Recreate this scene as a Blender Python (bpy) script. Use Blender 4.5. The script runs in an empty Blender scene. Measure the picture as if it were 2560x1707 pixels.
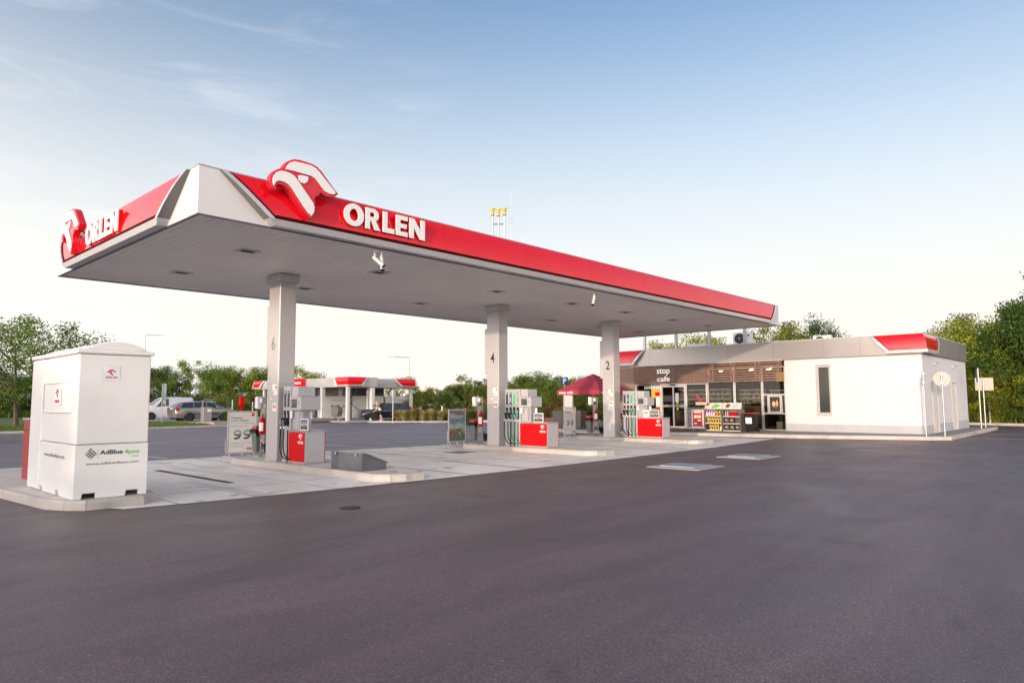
import bpy, bmesh, math, random
from mathutils import Vector, Matrix
R = math.radians
# ------------------------------------------------------------------ camera, world, sun
sc = bpy.context.scene
COL = sc.collection
cam = bpy.data.objects.new('camera', bpy.data.cameras.new('camera')); COL.objects.link(cam)
cam.data.sensor_width = 36; cam.data.lens = 24.12; cam.data.clip_end = 3000; cam.data.clip_start = .05
_y, _p, _r = .7495, .0869, -.0052
_f = Vector((math.cos(_p)*math.cos(_y), math.cos(_p)*math.sin(_y), math.sin(_p)))
_rt = Vector((math.sin(_y), -math.cos(_y), 0)); _up = _rt.cross(_f)
_r1 = math.cos(_r)*_rt + math.sin(_r)*_up; _u1 = -math.sin(_r)*_rt + math.cos(_r)*_up
mm = Matrix((_r1, _u1, -_f)).transposed().to_4x4(); mm.translation = (-4.946, -12.231, 1.65)
cam.matrix_world = mm
sc.camera = cam

SUN_AZ, SUN_EL = R(194.5), R(4.5)          # where the sun stands
world = bpy.data.worlds.new("World"); sc.world = world; world.use_nodes = True
nt = world.node_tree; nt.nodes.clear()
N = nt.nodes.new; Lk = nt.links.new
out = N('ShaderNodeOutputWorld'); bg = N('ShaderNodeBackground'); sky = N('ShaderNodeTexSky')
sky.sky_type = 'NISHITA'; sky.sun_disc = False; sky.sun_elevation = SUN_EL
sky.sun_rotation = math.pi/2 - SUN_AZ
sky.air_density = 1.0; sky.dust_density = .3; sky.ozone_density = 2.0; sky.altitude = 100
tc = N('ShaderNodeTexCoord'); sep = N('ShaderNodeSeparateXYZ'); Lk(tc.outputs['Generated'], sep.inputs[0])
# thin cirrus streaks, only in one part of the sky
def wm(op, a=None, b=None, c=None):
    n = N('ShaderNodeMath'); n.operation = op
    for k, v in enumerate((a, b, c)):
        if v is None: continue
        if isinstance(v, (int, float)): n.inputs[k].default_value = v
        else: Lk(v, n.inputs[k])
    return n.outputs[0]
def wrange(v, a, b, lo, hi, kind='SMOOTHSTEP'):
    n = N('ShaderNodeMapRange'); n.interpolation_type = kind; n.inputs['From Min'].default_value = a; n.inputs['From Max'].default_value = b
    n.inputs['To Min'].default_value = lo; n.inputs['To Max'].default_value = hi; Lk(v, n.inputs['Value']); return n.outputs[0]
def wdot(vec):
    n = N('ShaderNodeVectorMath'); n.operation = 'DOT_PRODUCT'; n.inputs[1].default_value = vec; Lk(tc.outputs['Generated'], n.inputs[0]); return n.outputs['Value']
def wmix(f, a, b):
    n = N('ShaderNodeMix'); n.data_type = 'RGBA'
    for k, v in (('Factor', f), ('A', a), ('B', b)):
        if isinstance(v, tuple): n.inputs[k].default_value = (*v, 1)
        elif isinstance(v, (int, float)): n.inputs[k].default_value = v
        else: Lk(v, n.inputs[k])
    return n
mp = N('ShaderNodeMapping'); mp.inputs['Scale'].default_value = (1.6, 1.6, 8.0); mp.inputs['Rotation'].default_value = (0.10, -.16, .4)
Lk(tc.outputs['Generated'], mp.inputs[0])
cn = N('ShaderNodeTexNoise'); cn.inputs['Scale'].default_value = 2.6; cn.inputs['Detail'].default_value = 9; cn.inputs['Roughness'].default_value = .62; cn.inputs['Distortion'].default_value = .7
Lk(mp.outputs[0], cn.inputs['Vector'])
cf = wm('MULTIPLY', wrange(cn.outputs['Fac'], .46, .78, 0, 1), wrange(wdot((.33, .88, .34)), .92, .995, .0, .26))
mul = wmix(1, sky.outputs[0], (1, 1, 1)); mul.blend_type = 'MULTIPLY'; mul.inputs['B'].default_value = (1.66, 1.52, 1.58, 1)
up = wrange(sep.outputs['Z'], .05, .58, 1, 0)                     # pale haze towards the horizon
base = wmix(up, mul.outputs['Result'], (4.5, 4.35, 4.08))
cl_ = wmix(cf, base.outputs['Result'], (5.2, 5.25, 5.4))
# broad warm brightness on the side of the low sun
g0 = wm('MULTIPLY_ADD', wdot((math.cos(SUN_EL)*math.cos(SUN_AZ), math.cos(SUN_EL)*math.sin(SUN_AZ), math.sin(SUN_EL))), .5, .5)
g1 = wm('MULTIPLY', wm('POWER', wm('MAXIMUM', g0, 0.0), 3.2), wrange(sep.outputs['Z'], 0, .9, 1, .12))
GL_ = wmix(g1, (0, 0, 0), (22.5, 19.4, 17.2)); 
ad_ = wmix(1, cl_.outputs['Result'], GL_.outputs['Result']); ad_.blend_type = 'ADD'
Lk(ad_.outputs['Result'], bg.inputs['Color']); bg.inputs['Strength'].default_value = .15
Lk(bg.outputs[0], out.inputs[0])

sl = bpy.data.lights.new('sun', 'SUN'); sl.energy = 2.0; sl.angle = R(.6); sl.color = (1.0, .77, .56)
so = bpy.data.objects.new('sun', sl); COL.objects.link(so)
sd = Vector((math.cos(SUN_EL)*math.cos(SUN_AZ), math.cos(SUN_EL)*math.sin(SUN_AZ), math.sin(SUN_EL)))
so.rotation_euler = sd.to_track_quat('Z', 'Y').to_euler()
so['kind'] = 'structure'
vs = sc.view_settings; vs.view_transform = 'Standard'; vs.look = 'None'; vs.exposure = .60; vs.gamma = 1; vs.use_curve_mapping = False
sc.render.engine = 'CYCLES'
sc.cycles.max_bounces = 6; sc.cycles.transparent_max_bounces = 8; sc.cycles.diffuse_bounces = 5; sc.cycles.glossy_bounces = 3

# ------------------------------------------------------------------ materials
_mats = {}
def M(name, col, rough=.6, metal=0., var=.06, nscale=6., bump=0., bscale=60., coat=0., emit=None, spec=.5, alpha=1., trans=0.):
    if name in _mats: return _mats[name]
    m = bpy.data.materials.new(name); m.use_nodes = True; t = m.node_tree; b = t.nodes['Principled BSDF']
    b.inputs['Roughness'].default_value = rough; b.inputs['Metallic'].default_value = metal
    b.inputs['Specular IOR Level'].default_value = spec; b.inputs['Coat Weight'].default_value = coat
    c = (*col, 1)
    co = t.nodes.new('ShaderNodeTexCoord')
    n = t.nodes.new('ShaderNodeTexNoise'); n.inputs['Scale'].default_value = nscale; n.inputs['Detail'].default_value = 5
    t.links.new(co.outputs['Object'], n.inputs['Vector'])
    mr = t.nodes.new('ShaderNodeMapRange'); mr.inputs['To Min'].default_value = 1-var; mr.inputs['To Max'].default_value = 1+var
    mr.inputs['From Min'].default_value = .3; mr.inputs['From Max'].default_value = .7
    t.links.new(n.outputs['Fac'], mr.inputs['Value'])
    mu = t.nodes.new('ShaderNodeMix'); mu.data_type = 'RGBA'; mu.blend_type = 'MULTIPLY'; mu.inputs['Factor'].default_value = 1
    mu.inputs['A'].default_value = c; t.links.new(mr.outputs[0], mu.inputs['B'])
    t.links.new(mu.outputs['Result'], b.inputs['Base Color'])
    if bump:
        n2 = t.nodes.new('ShaderNodeTexNoise'); n2.inputs['Scale'].default_value = bscale; n2.inputs['Detail'].default_value = 4
        t.links.new(co.outputs['Object'], n2.inputs['Vector'])
        bp = t.nodes.new('ShaderNodeBump'); bp.inputs['Strength'].default_value = bump; bp.inputs['Distance'].default_value = .01
        t.links.new(n2.outputs['Fac'], bp.inputs['Height']); t.links.new(bp.outputs[0], b.inputs['Normal'])
    if emit:
        b.inputs['Emission Color'].default_value = (*emit[0], 1); b.inputs['Emission Strength'].default_value = emit[1]
    if trans: b.inputs['Transmission Weight'].default_value = trans
    _mats[name] = m; return m

def nodes(m):
    t = m.node_tree
    return t, t.nodes['Principled BSDF'], lambda k: t.nodes.new('ShaderNode'+k), t.links.new

def ramp(nd, stops):
    e = nd.color_ramp.elements
    while len(e) > 1: e.remove(e[-1])
    e[0].position = stops[0][0]; e[0].color = (*stops[0][1], 1)
    for p, c in stops[1:]:
        x = e.new(p); x.color = (*c, 1)

def asphalt_mat(name, base, tint, streak=0.):
    m = bpy.data.materials.new(name); m.use_nodes = True; t, b, nn, lk = nodes(m)
    co = nn('TexCoord')
    fine = nn('TexNoise'); fine.inputs['Scale'].default_value = 75; fine.inputs['Detail'].default_value = 6; fine.inputs['Roughness'].default_value = .75
    mid = nn('TexNoise'); mid.inputs['Scale'].default_value = .55; mid.inputs['Detail'].default_value = 6; mid.inputs['Distortion'].default_value = .6
    mpn = nn('Mapping'); mpn.inputs['Rotation'].default_value = (0, 0, R(-20)); mpn.inputs['Scale'].default_value = (.35, 1.6, 1)
    st = nn('TexNoise'); st.inputs['Scale'].default_value = .8; st.inputs['Detail'].default_value = 5; st.inputs['Distortion'].default_value = .8
    vo = nn('TexVoronoi'); vo.inputs['Scale'].default_value = 38
    lk(co.outputs['Object'], fine.inputs['Vector']); lk(co.outputs['Object'], mid.inputs['Vector']); lk(co.outputs['Object'], mpn.inputs[0]); lk(mpn.outputs[0], st.inputs['Vector']); lk(co.outputs['Object'], vo.inputs['Vector'])
    r1 = nn('ValToRGB'); ramp(r1, [(.30, tuple(c*.30 for c in base)), (.5, base), (.68, tuple(c*2.6 for c in base))]); lk(fine.outputs['Fac'], r1.inputs[0])
    def mrr(src, a, z, lo, hi):
        q = nn('MapRange'); q.inputs['From Min'].default_value = a; q.inputs['From Max'].default_value = z; q.inputs['To Min'].default_value = lo; q.inputs['To Max'].default_value = hi; lk(src, q.inputs['Value']); return q.outputs[0]
    a = mrr(mid.outputs['Fac'], .3, .7, .78, 1.2); s = mrr(st.outputs['Fac'], .35, .68, .80, 1.16)
    mu = nn('Math'); mu.operation = 'MULTIPLY'; lk(a, mu.inputs[0]); lk(s, mu.inputs[1])
    m1 = nn('Mix'); m1.data_type = 'RGBA'; m1.blend_type = 'MULTIPLY'; m1.inputs['Factor'].default_value = 1
    lk(r1.outputs[0], m1.inputs['A']); lk(mu.outputs[0], m1.inputs['B'])
    mpr = nn('Mapping'); mpr.inputs['Rotation'].default_value = (0, 0, R(-9)); lk(co.outputs['Object'], mpr.inputs[0])
    wn = nn('TexNoise'); wn.inputs['Scale'].default_value = .7; lk(co.outputs['Object'], wn.inputs['Vector'])
    sy = nn('SeparateXYZ'); lk(mpr.outputs[0], sy.inputs[0])
    a1 = nn('Math'); a1.operation = 'MULTIPLY_ADD'; a1.inputs[1].default_value = .25; lk(wn.outputs['Fac'], a1.inputs[0]); lk(sy.outputs[1], a1.inputs[2])
    pg = nn('Math'); pg.operation = 'PINGPONG'; pg.inputs[1].default_value = 2.3; lk(a1.outputs[0], pg.inputs[0])
    ls = mrr(pg.outputs[0], .0, .10, .90, 1.0)
    mu2 = nn('Math'); mu2.operation = 'MULTIPLY'; lk(mu.outputs[0], mu2.inputs[0]); lk(ls, mu2.inputs[1])
    m1.blend_type = 'MULTIPLY'; lk(mu2.outputs[0], m1.inputs['B'])
    # pale stone chips
    rnd = nn('Math'); rnd.operation = 'GREATER_THAN'; rnd.inputs[1].default_value = .985
    sx = nn('SeparateColor'); lk(vo.outputs['Color'], sx.inputs[0]); lk(sx.outputs[0], rnd.inputs[0])
    ds = nn('Math'); ds.operation = 'LESS_THAN'; ds.inputs[1].default_value = .25; lk(vo.outputs['Distance'], ds.inputs[0])
    ch = nn('Math'); ch.operation = 'MULTIPLY'; lk(rnd.outputs[0], ch.inputs[0]); lk(ds.outputs[0], ch.inputs[1])
    m2 = nn('Mix'); m2.data_type = 'RGBA'; m2.inputs['B'].default_value = (.33, .31, .29, 1); lk(ch.outputs[0], m2.inputs['Factor']); lk(m1.outputs['Result'], m2.inputs['A'])
    m3 = nn('Mix'); m3.data_type = 'RGBA'; m3.blend_type = 'MULTIPLY'; m3.inputs['Factor'].default_value = 1; m3.inputs['B'].default_value = (*tint, 1)
    oi = nn('TexNoise'); oi.inputs['Scale'].default_value = 1.1; oi.inputs['Detail'].default_value = 5; oi.inputs['Distortion'].default_value = .5; lk(co.outputs['Object'], oi.inputs['Vector'])
    r4 = nn('ValToRGB'); ramp(r4, [(.64, (1, 1, 1)), (.70, (.72, .71, .70)), (.78, (.45, .44, .43))]); lk(oi.outputs['Fac'], r4.inputs[0])
    m4 = nn('Mix'); m4.data_type = 'RGBA'; m4.blend_type = 'MULTIPLY'; m4.inputs['Factor'].default_value = .8; lk(m2.outputs['Result'], m4.inputs['A']); lk(r4.outputs[0], m4.inputs['B'])
    lk(m4.outputs['Result'], m3.inputs['A']); lk(m3.outputs['Result'], b.inputs['Base Color'])
    rr = mrr(mid.outputs['Fac'], .3, .7, .44, .62); lk(rr, b.inputs['Roughness'])
    bp = nn('Bump'); bp.inputs['Strength'].default_value = .35; bp.inputs['Distance'].default_value = .004; lk(fine.outputs['Fac'], bp.inputs['Height']); lk(bp.outputs[0], b.inputs['Normal'])
    b.inputs['Specular IOR Level'].default_value = .55
    return m

def concrete_mat(name, base, stain=1., joints=False):
    m = bpy.data.materials.new(name); m.use_nodes = True; t, b, nn, lk = nodes(m)
    co = nn('TexCoord')
    a = nn('TexNoise'); a.inputs['Scale'].default_value = .45; a.inputs['Detail'].default_value = 8; a.inputs['Distortion'].default_value = 1.2; a.inputs['Roughness'].default_value = .6
    mpn = nn('Mapping'); mpn.inputs['Scale'].default_value = (1.5, .3, 1)
    s = nn('TexNoise'); s.inputs['Scale'].default_value = 1.3; s.inputs['Detail'].default_value = 7; s.inputs['Distortion'].default_value = 1.5
    f = nn('TexNoise'); f.inputs['Scale'].default_value = 60; f.inputs['Detail'].default_value = 4
    lk(co.outputs['Object'], a.inputs['Vector']); lk(co.outputs['Object'], mpn.inputs[0]); lk(mpn.outputs[0], s.inputs['Vector']); lk(co.outputs['Object'], f.inputs['Vector'])
    r1 = nn('ValToRGB'); d = 1-.38*stain
    ramp(r1, [(.30, tuple(c*d for c in base)), (.46, tuple(c*.92 for c in base)), (.62, base), (.8, tuple(min(c*1.12, 1) for c in base))]); lk(a.outputs['Fac'], r1.inputs[0])
    r2 = nn('ValToRGB'); k = 1-.40*stain; ramp(r2, [(.27, (k, k*.98, k*.96)), (.42, (.93, .93, .93)), (.6, (1, 1, 1))]); lk(s.outputs['Fac'], r2.inputs[0])
    m1 = nn('Mix'); m1.data_type = 'RGBA'; m1.blend_type = 'MULTIPLY'; m1.inputs['Factor'].default_value = 1; lk(r1.outputs[0], m1.inputs['A']); lk(r2.outputs[0], m1.inputs['B'])
    cur = m1.outputs['Result']
    if joints:
        sp = nn('SeparateXYZ'); lk(co.outputs['Object'], sp.inputs[0])
        def line(sock, period, off, w):
            ad = nn('Math'); ad.operation = 'ADD'; ad.inputs[1].default_value = off; lk(sock, ad.inputs[0])
            md = nn('Math'); md.operation = 'PINGPONG'; md.inputs[1].default_value = period/2; lk(ad.outputs[0], md.inputs[0])
            g = nn('Math'); g.operation = 'LESS_THAN'; g.inputs[1].default_value = w; lk(md.outputs[0], g.inputs[0]); return g.outputs[0]
        l1 = line(sp.outputs[0], 4.1, .3, .014); l2 = line(sp.outputs[1], 4.4, -1.0, .014)
        mxx = nn('Math'); mxx.operation = 'MAXIMUM'; lk(l1, mxx.inputs[0]); lk(l2, mxx.inputs[1])
        m2 = nn('Mix'); m2.data_type = 'RGBA'; m2.inputs['B'].default_value = (.09, .085, .08, 1); lk(mxx.outputs[0], m2.inputs['Factor']); lk(cur, m2.inputs['A']); cur = m2.outputs['Result']
        # tyre rubber along the lanes
        mp2 = nn('Mapping'); mp2.inputs['Scale'].default_value = (.9, .09, 1); lk(co.outputs['Object'], mp2.inputs[0])
        w = nn('TexNoise'); w.inputs['Scale'].default_value = 1.6; w.inputs['Detail'].default_value = 4; lk(mp2.outputs[0], w.inputs['Vector'])
        r3 = nn('ValToRGB'); ramp(r3, [(.52, (1, 1, 1)), (.68, (.50, .48, .46))]); lk(w.outputs['Fac'], r3.inputs[0])
        m3 = nn('Mix'); m3.data_type = 'RGBA'; m3.blend_type = 'MULTIPLY'; m3.inputs['Factor'].default_value = .8; lk(cur, m3.inputs['A']); lk(r3.outputs[0], m3.inputs['B']); cur = m3.outputs['Result']
        # dark oil spots
        oi = nn('TexNoise'); oi.inputs['Scale'].default_value = 1.9; oi.inputs['Detail'].default_value = 3; oi.inputs['Distortion'].default_value = .4; lk(co.outputs['Object'], oi.inputs['Vector'])
        r4 = nn('ValToRGB'); ramp(r4, [(.62, (1, 1, 1)), (.70, (.50, .48, .46))]); lk(oi.outputs['Fac'], r4.inputs[0])
        m4 = nn('Mix'); m4.data_type = 'RGBA'; m4.blend_type = 'MULTIPLY'; m4.inputs['Factor'].default_value = .85; lk(cur, m4.inputs['A']); lk(r4.outputs[0], m4.inputs['B']); cur = m4.outputs['Result']
    lk(cur, b.inputs['Base Color']); b.inputs['Roughness'].default_value = .72
    bp = nn('Bump'); bp.inputs['Strength'].default_value = .25; bp.inputs['Distance'].default_value = .006; lk(f.outputs['Fac'], bp.inputs['Height']); lk(bp.outputs[0], b.inputs['Normal'])
    return m

def leaf_mat(name, c1, c2, tr=.35):
    m = bpy.data.materials.new(name); m.use_nodes = True; t = m.node_tree; t.nodes.clear()
    nn = lambda k: t.nodes.new('ShaderNode'+k); lk = t.links.new
    o = nn('OutputMaterial'); g = nn('NewGeometry'); oi = nn('ObjectInfo'); co = nn('TexCoord')
    no = nn('TexNoise'); no.inputs['Scale'].default_value = 1.1; no.inputs['Detail'].default_value = 3; lk(co.outputs['Object'], no.inputs['Vector'])
    ad = nn('Math'); ad.operation = 'MULTIPLY_ADD'; ad.inputs[1].default_value = .55; lk(g.outputs['Random Per Island'], ad.inputs[0]); 
    sb = nn('Math'); sb.operation = 'MULTIPLY_ADD'; sb.inputs[1].default_value = 1.1; sb.inputs[2].default_value = -.35; lk(no.outputs['Fac'], sb.inputs[0]); lk(sb.outputs[0], ad.inputs[2])
    rp = nn('ValToRGB'); ramp(rp, [(.1, tuple(c*.55 for c in c1)), (.45, c1), (.95, c2)]); lk(ad.outputs[0], rp.inputs[0])
    hs = nn('HueSaturation'); mr = nn('MapRange'); mr.inputs['To Min'].default_value = .75; mr.inputs['To Max'].default_value = 1.3; lk(oi.outputs['Random'], mr.inputs['Value']); lk(mr.outputs[0], hs.inputs['Value']); lk(rp.outputs[0], hs.inputs['Color'])
    d = nn('BsdfPrincipled'); d.inputs['Roughness'].default_value = .55; d.inputs['Specular IOR Level'].default_value = .3; lk(hs.outputs[0], d.inputs['Base Color'])
    tl = nn('BsdfTranslucent'); lk(hs.outputs[0], tl.inputs['Color'])
    ms = nn('MixShader'); ms.inputs[0].default_value = tr; lk(d.outputs[0], ms.inputs[1]); lk(tl.outputs[0], ms.inputs[2]); lk(ms.outputs[0], o.inputs[0])
    return m

def glass_mat(name, tint=(.62, .64, .62), mixf=.985):
    m = bpy.data.materials.new(name); m.use_nodes = True; t = m.node_tree; t.nodes.clear()
    nn = lambda k: t.nodes.new('ShaderNode'+k); lk = t.links.new
    o = nn('OutputMaterial'); tr = nn('BsdfTransparent'); tr.inputs[0].default_value = (*tint, 1); gl = nn('BsdfGlossy'); gl.inputs['Roughness'].default_value = .02
    lw = nn('LayerWeight'); lw.inputs['Blend'].default_value = .35
    mr = nn('MapRange'); mr.inputs['To Min'].default_value = 1-mixf; mr.inputs['To Max'].default_value = .08; lk(lw.outputs['Fresnel'], mr.inputs['Value'])
    ms = nn('MixShader'); lk(mr.outputs[0], ms.inputs[0]); lk(tr.outputs[0], ms.inputs[1]); lk(gl.outputs[0], ms.inputs[2]); lk(ms.outputs[0], o.inputs[0])
    return m

RED = M('red_acrylic', (.70, .004, .010), .09, coat=.3, var=.03, nscale=1.5, spec=.5)
REDP = M('red_paint', (.56, .003, .006), .6, var=.04, spec=.12)
REDD = M('dark_red_trim', (.045, .001, .002), .7, spec=.08)
SILV = M('silver_trim', (.58, .57, .59), .34, .3, var=.05)
DGREY = M('dark_grey_metal', (.13, .13, .14), .5, .2)
WPAN = M('white_cladding', (.66, .65, .66), .38, var=.025, nscale=.8, bump=.05, bscale=3)
WPLA = M('white_plastic', (.74, .73, .72), .36, var=.03, nscale=2, bump=.06, bscale=4)
WHITE = M('white_print', (.80, .80, .79), .4, var=.02)
GREYC = M('grey_column_cladding', (.46, .44, .44), .34, .35, var=.04, nscale=1.4, bump=.04, bscale=2)
SOFM = M('soffit_sheet', (.80, .76, .73), .42, .1, var=.05, nscale=.7)
GREYP = M('light_grey_paint', (.40, .39, .42), .42, var=.03)
PGREY = M('pump_grey', (.42, .41, .43), .38, .15, var=.03)
BLACK = M('black_rubber', (.009, .009, .010), .55, var=.1, spec=.25)
BLKP = M('black_print', (.02, .02, .022), .45)
DPRT = M('dark_grey_print', (.12, .12, .12), .5)
MGREY = M('mid_grey_print', (.32, .32, .33), .5)
NAVY = M('navy_print', (.01, .02, .16), .4)
BLUE = M('blue_print', (.01, .05, .30), .4)
GREEN = M('green_print', (.02, .42, .09), .4)
HGREEN = M('green_hose', (.01, .25, .14), .4)
LGREEN = M('light_green_print', (.16, .50, .10), .4)
ORNG = M('orange_print', (.75, .18, .05), .45)
YELL = M('yellow_plastic', (.62, .43, .05), .35)
PINK = M('pink_plastic', (.75, .22, .42), .3)
DARKG = M('screen_glass', (.035, .04, .035), .12, var=.2, nscale=14)
STEEL = M('galvanised_steel', (.42, .42, .43), .4, .8, var=.12, nscale=8)
POST = M('brown_grey_post', (.26, .23, .22), .5, .2)
BINGR = M('grey_green_plastic', (.12, .14, .13), .45)
HATCH = M('hatch_grey_sheet', (.13, .14, .16), .38, .5, var=.12, nscale=3)
COPING = M('coping_metal', (.40, .39, .39), .4, .6)
WALL = M('white_render', (.62, .61, .62), .85, var=.03, nscale=1.2, bump=.25, bscale=90)
PLINTH = M('grey_plinth_render', (.42, .43, .46), .85, var=.05, nscale=2, bump=.25, bscale=90)
FASC = M('fascia_metal_grey', (.37, .35, .34), .36, .55, var=.04, nscale=.9)
WOOD = M('brown_louvre_slats', (.27, .155, .115), .5, var=.15, nscale=5)
ALU = M('aluminium_frame', (.50, .49, .48), .35, .6, var=.04)
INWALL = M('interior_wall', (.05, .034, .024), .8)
INWOOD = M('interior_wood', (.34, .19, .10), .55, var=.2, nscale=3)
INDARK = M('interior_dark', (.03, .03, .032), .7)
FROST = M('frosted_grey_film', (.22, .21, .20), .5)
TRUNK = M('bark', (.10, .075, .055), .9, var=.3, nscale=9, bump=.6, bscale=25)
MAT_ = M('door_mat', (.05, .05, .052), .9)
BRICKR = M('red_paving', (.26, .11, .09), .85, var=.15, nscale=12)
STONEP = M('cover_plate', (.30, .33, .38), .55, .2, var=.15, nscale=10)
KERB = concrete_mat('kerb_concrete', (.52, .48, .44), .85)
CONC = concrete_mat('pad_concrete', (.88, .83, .78), .45, True)
ISLC = concrete_mat('island_concrete', (.64, .60, .55), .45)
PALE = concrete_mat('pale_lot_concrete', (.40, .39, .37), .5)
ASPH = asphalt_mat('asphalt', (.110, .082, .081), (1.0, .93, .97))
ROADM = asphalt_mat('road_asphalt', (.165, .132, .136), (1.0, .95, 1.03))
LINEM = M('road_marking_paint', (.62, .62, .62), .7, var=.12, nscale=9)
GRASS = M('grass_ground', (.085, .125, .02), .95, var=.35, nscale=1.3, bump=.8, bscale=12)
FIELD = M('field_ground', (.10, .11, .035), .95, var=.35, nscale=.15)
GRAV = M('gravel', (.34, .31, .28), .95, var=.3, nscale=18, bump=.8, bscale=20)
GLASS = glass_mat('shop_glass')
CGLASS = M('car_glass', (.03, .045, .06), .06, var=.1, coat=.6)
LEAFS = {'mid': leaf_mat('leaves_mid_green', (.085, .15, .02), (.27, .33, .04)),
         'dark': leaf_mat('leaves_dark_green', (.05, .095, .016), (.16, .21, .03)),
         'yellow': leaf_mat('leaves_yellow_green', (.17, .205, .02), (.47, .46, .05)),
         'dry': leaf_mat('dry_stems', (.16, .13, .06), (.36, .28, .14), .2)}

# ------------------------------------------------------------------ object helpers
def org(o):
    v = Vector((0, 0, 0))
    while o: v += o.location; o = o.parent
    return v
class MB:
    def __init__(s): s.v = []; s.f = []
    def add(s, vs, fs):
        n = len(s.v); s.v += [tuple(v) for v in vs]; s.f += [tuple(i+n for i in f) for f in fs]; return s
    def box(s, x0, x1, y0, y1, z0, z1):
        if x0 > x1: x0, x1 = x1, x0
        if y0 > y1: y0, y1 = y1, y0
        if z0 > z1: z0, z1 = z1, z0
        return s.add([(x0,y0,z0),(x1,y0,z0),(x1,y1,z0),(x0,y1,z0),(x0,y0,z1),(x1,y0,z1),(x1,y1,z1),(x0,y1,z1)],
              [(0,3,2,1),(4,5,6,7),(0,1,5,4),(1,2,6,5),(2,3,7,6),(3,0,4,7)])
    def prism(s, pts, o, u, v, d):          # polygon pts in the (u,v) plane at o, swept by vector d
        o, u, v, d = map(Vector, (o, u, v, d)); n = len(pts)
        a = [o + u*p[0] + v*p[1] for p in pts]; b = [p + d for p in a]
        fs = [tuple(range(n-1, -1, -1)), tuple(range(n, 2*n))] + [(i, (i+1) % n, n+(i+1) % n, n+i) for i in range(n)]
        return s.add(a+b, fs)
    def tube(s, path, r, n=8, r1=None):
        path = [Vector(p) for p in path]; m = len(path); rings = []
        for i, p in enumerate(path):
            d = (path[min(i+1, m-1)] - path[max(i-1, 0)]).normalized()
            a = d.cross(Vector((0, 0, 1)) if abs(d.z) < .95 else Vector((1, 0, 0))).normalized(); b = d.cross(a)
            rr = r + ((r1 - r)*i/(m-1) if r1 is not None else 0)
            rings.append([p + (a*math.cos(t) + b*math.sin(t))*rr for t in [2*math.pi*k/n for k in range(n)]])
        vs = [p for q in rings for p in q]; fs = [(i*n+k, i*n+(k+1) % n, (i+1)*n+(k+1) % n, (i+1)*n+k) for i in range(m-1) for k in range(n)]
        fs += [tuple(range(n-1, -1, -1)), tuple((m-1)*n+k for k in range(n))]
        return s.add(vs, fs)
    def lathe(s, prof, c, n=20, ax='z'):
        c = Vector(c); vs = []
        for r, z in prof:
            for k in range(n):
                t = 2*math.pi*k/n; a, b = r*math.cos(t), r*math.sin(t)
                vs.append(c + (Vector((a, b, z)) if ax == 'z' else Vector((z, a, b)) if ax == 'x' else Vector((a, z, b))))
        m = len(prof)
        fs = [(i*n+k, i*n+(k+1) % n, (i+1)*n+(k+1) % n, (i+1)*n+k) for i in range(m-1) for k in range(n)]
        fs += [tuple(range(n-1, -1, -1)), tuple((m-1)*n+k for k in range(n))]
        return s.add(vs, fs)
    def build(s, name, mat, parent=None, bevel=0, smooth=False, world=True, loc=None, seg=2):
        me = bpy.data.meshes.new(name)
        o0 = org(parent) if (world and parent) else Vector((0, 0, 0))
        if loc is not None: o0 = Vector(loc)
        me.from_pydata([tuple(Vector(v)-o0) for v in s.v], [], s.f); me.materials.append(mat)
        bm = bmesh.new(); bm.from_mesh(me); bmesh.ops.recalc_face_normals(bm, faces=bm.faces); bm.to_mesh(me); bm.free()
        o = bpy.data.objects.new(name, me); COL.objects.link(o)
        if parent: o.parent = parent
        if loc is not None: o.location = loc
        if smooth:
            for p in me.polygons: p.use_smooth = True
            try: me.set_sharp_from_angle(angle=R(40))
            except Exception: pass
        if bevel:
            b = o.modifiers.new('bevel', 'BEVEL'); b.width = bevel; b.segments = seg; b.limit_method = 'ANGLE'; b.angle_limit = R(35)
        return o
def tag(o, label=None, cat=None, group=None, kind=None):
    for k, v in (('label', label), ('category', cat), ('group', group), ('kind', kind)):
        if v: o[k] = v
    return o
def thing(name, loc, label, cat, group=None, rz=0):
    o = bpy.data.objects.new(name, None); COL.objects.link(o); o.location = loc; o.rotation_euler = (0, 0, rz); o.empty_display_size = .2
    return tag(o, label, cat, group)
def box(name, mat, parent, x0, x1, y0, y1, z0, z1, bevel=0, **k): return MB().box(x0, x1, y0, y1, z0, z1).build(name, mat, parent, bevel, **k)
def dup(o, parent=None):
    c = o.copy(); COL.objects.link(c); c.parent = parent
    for ch in list(o.children): dup(ch, c)
    return c

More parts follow.
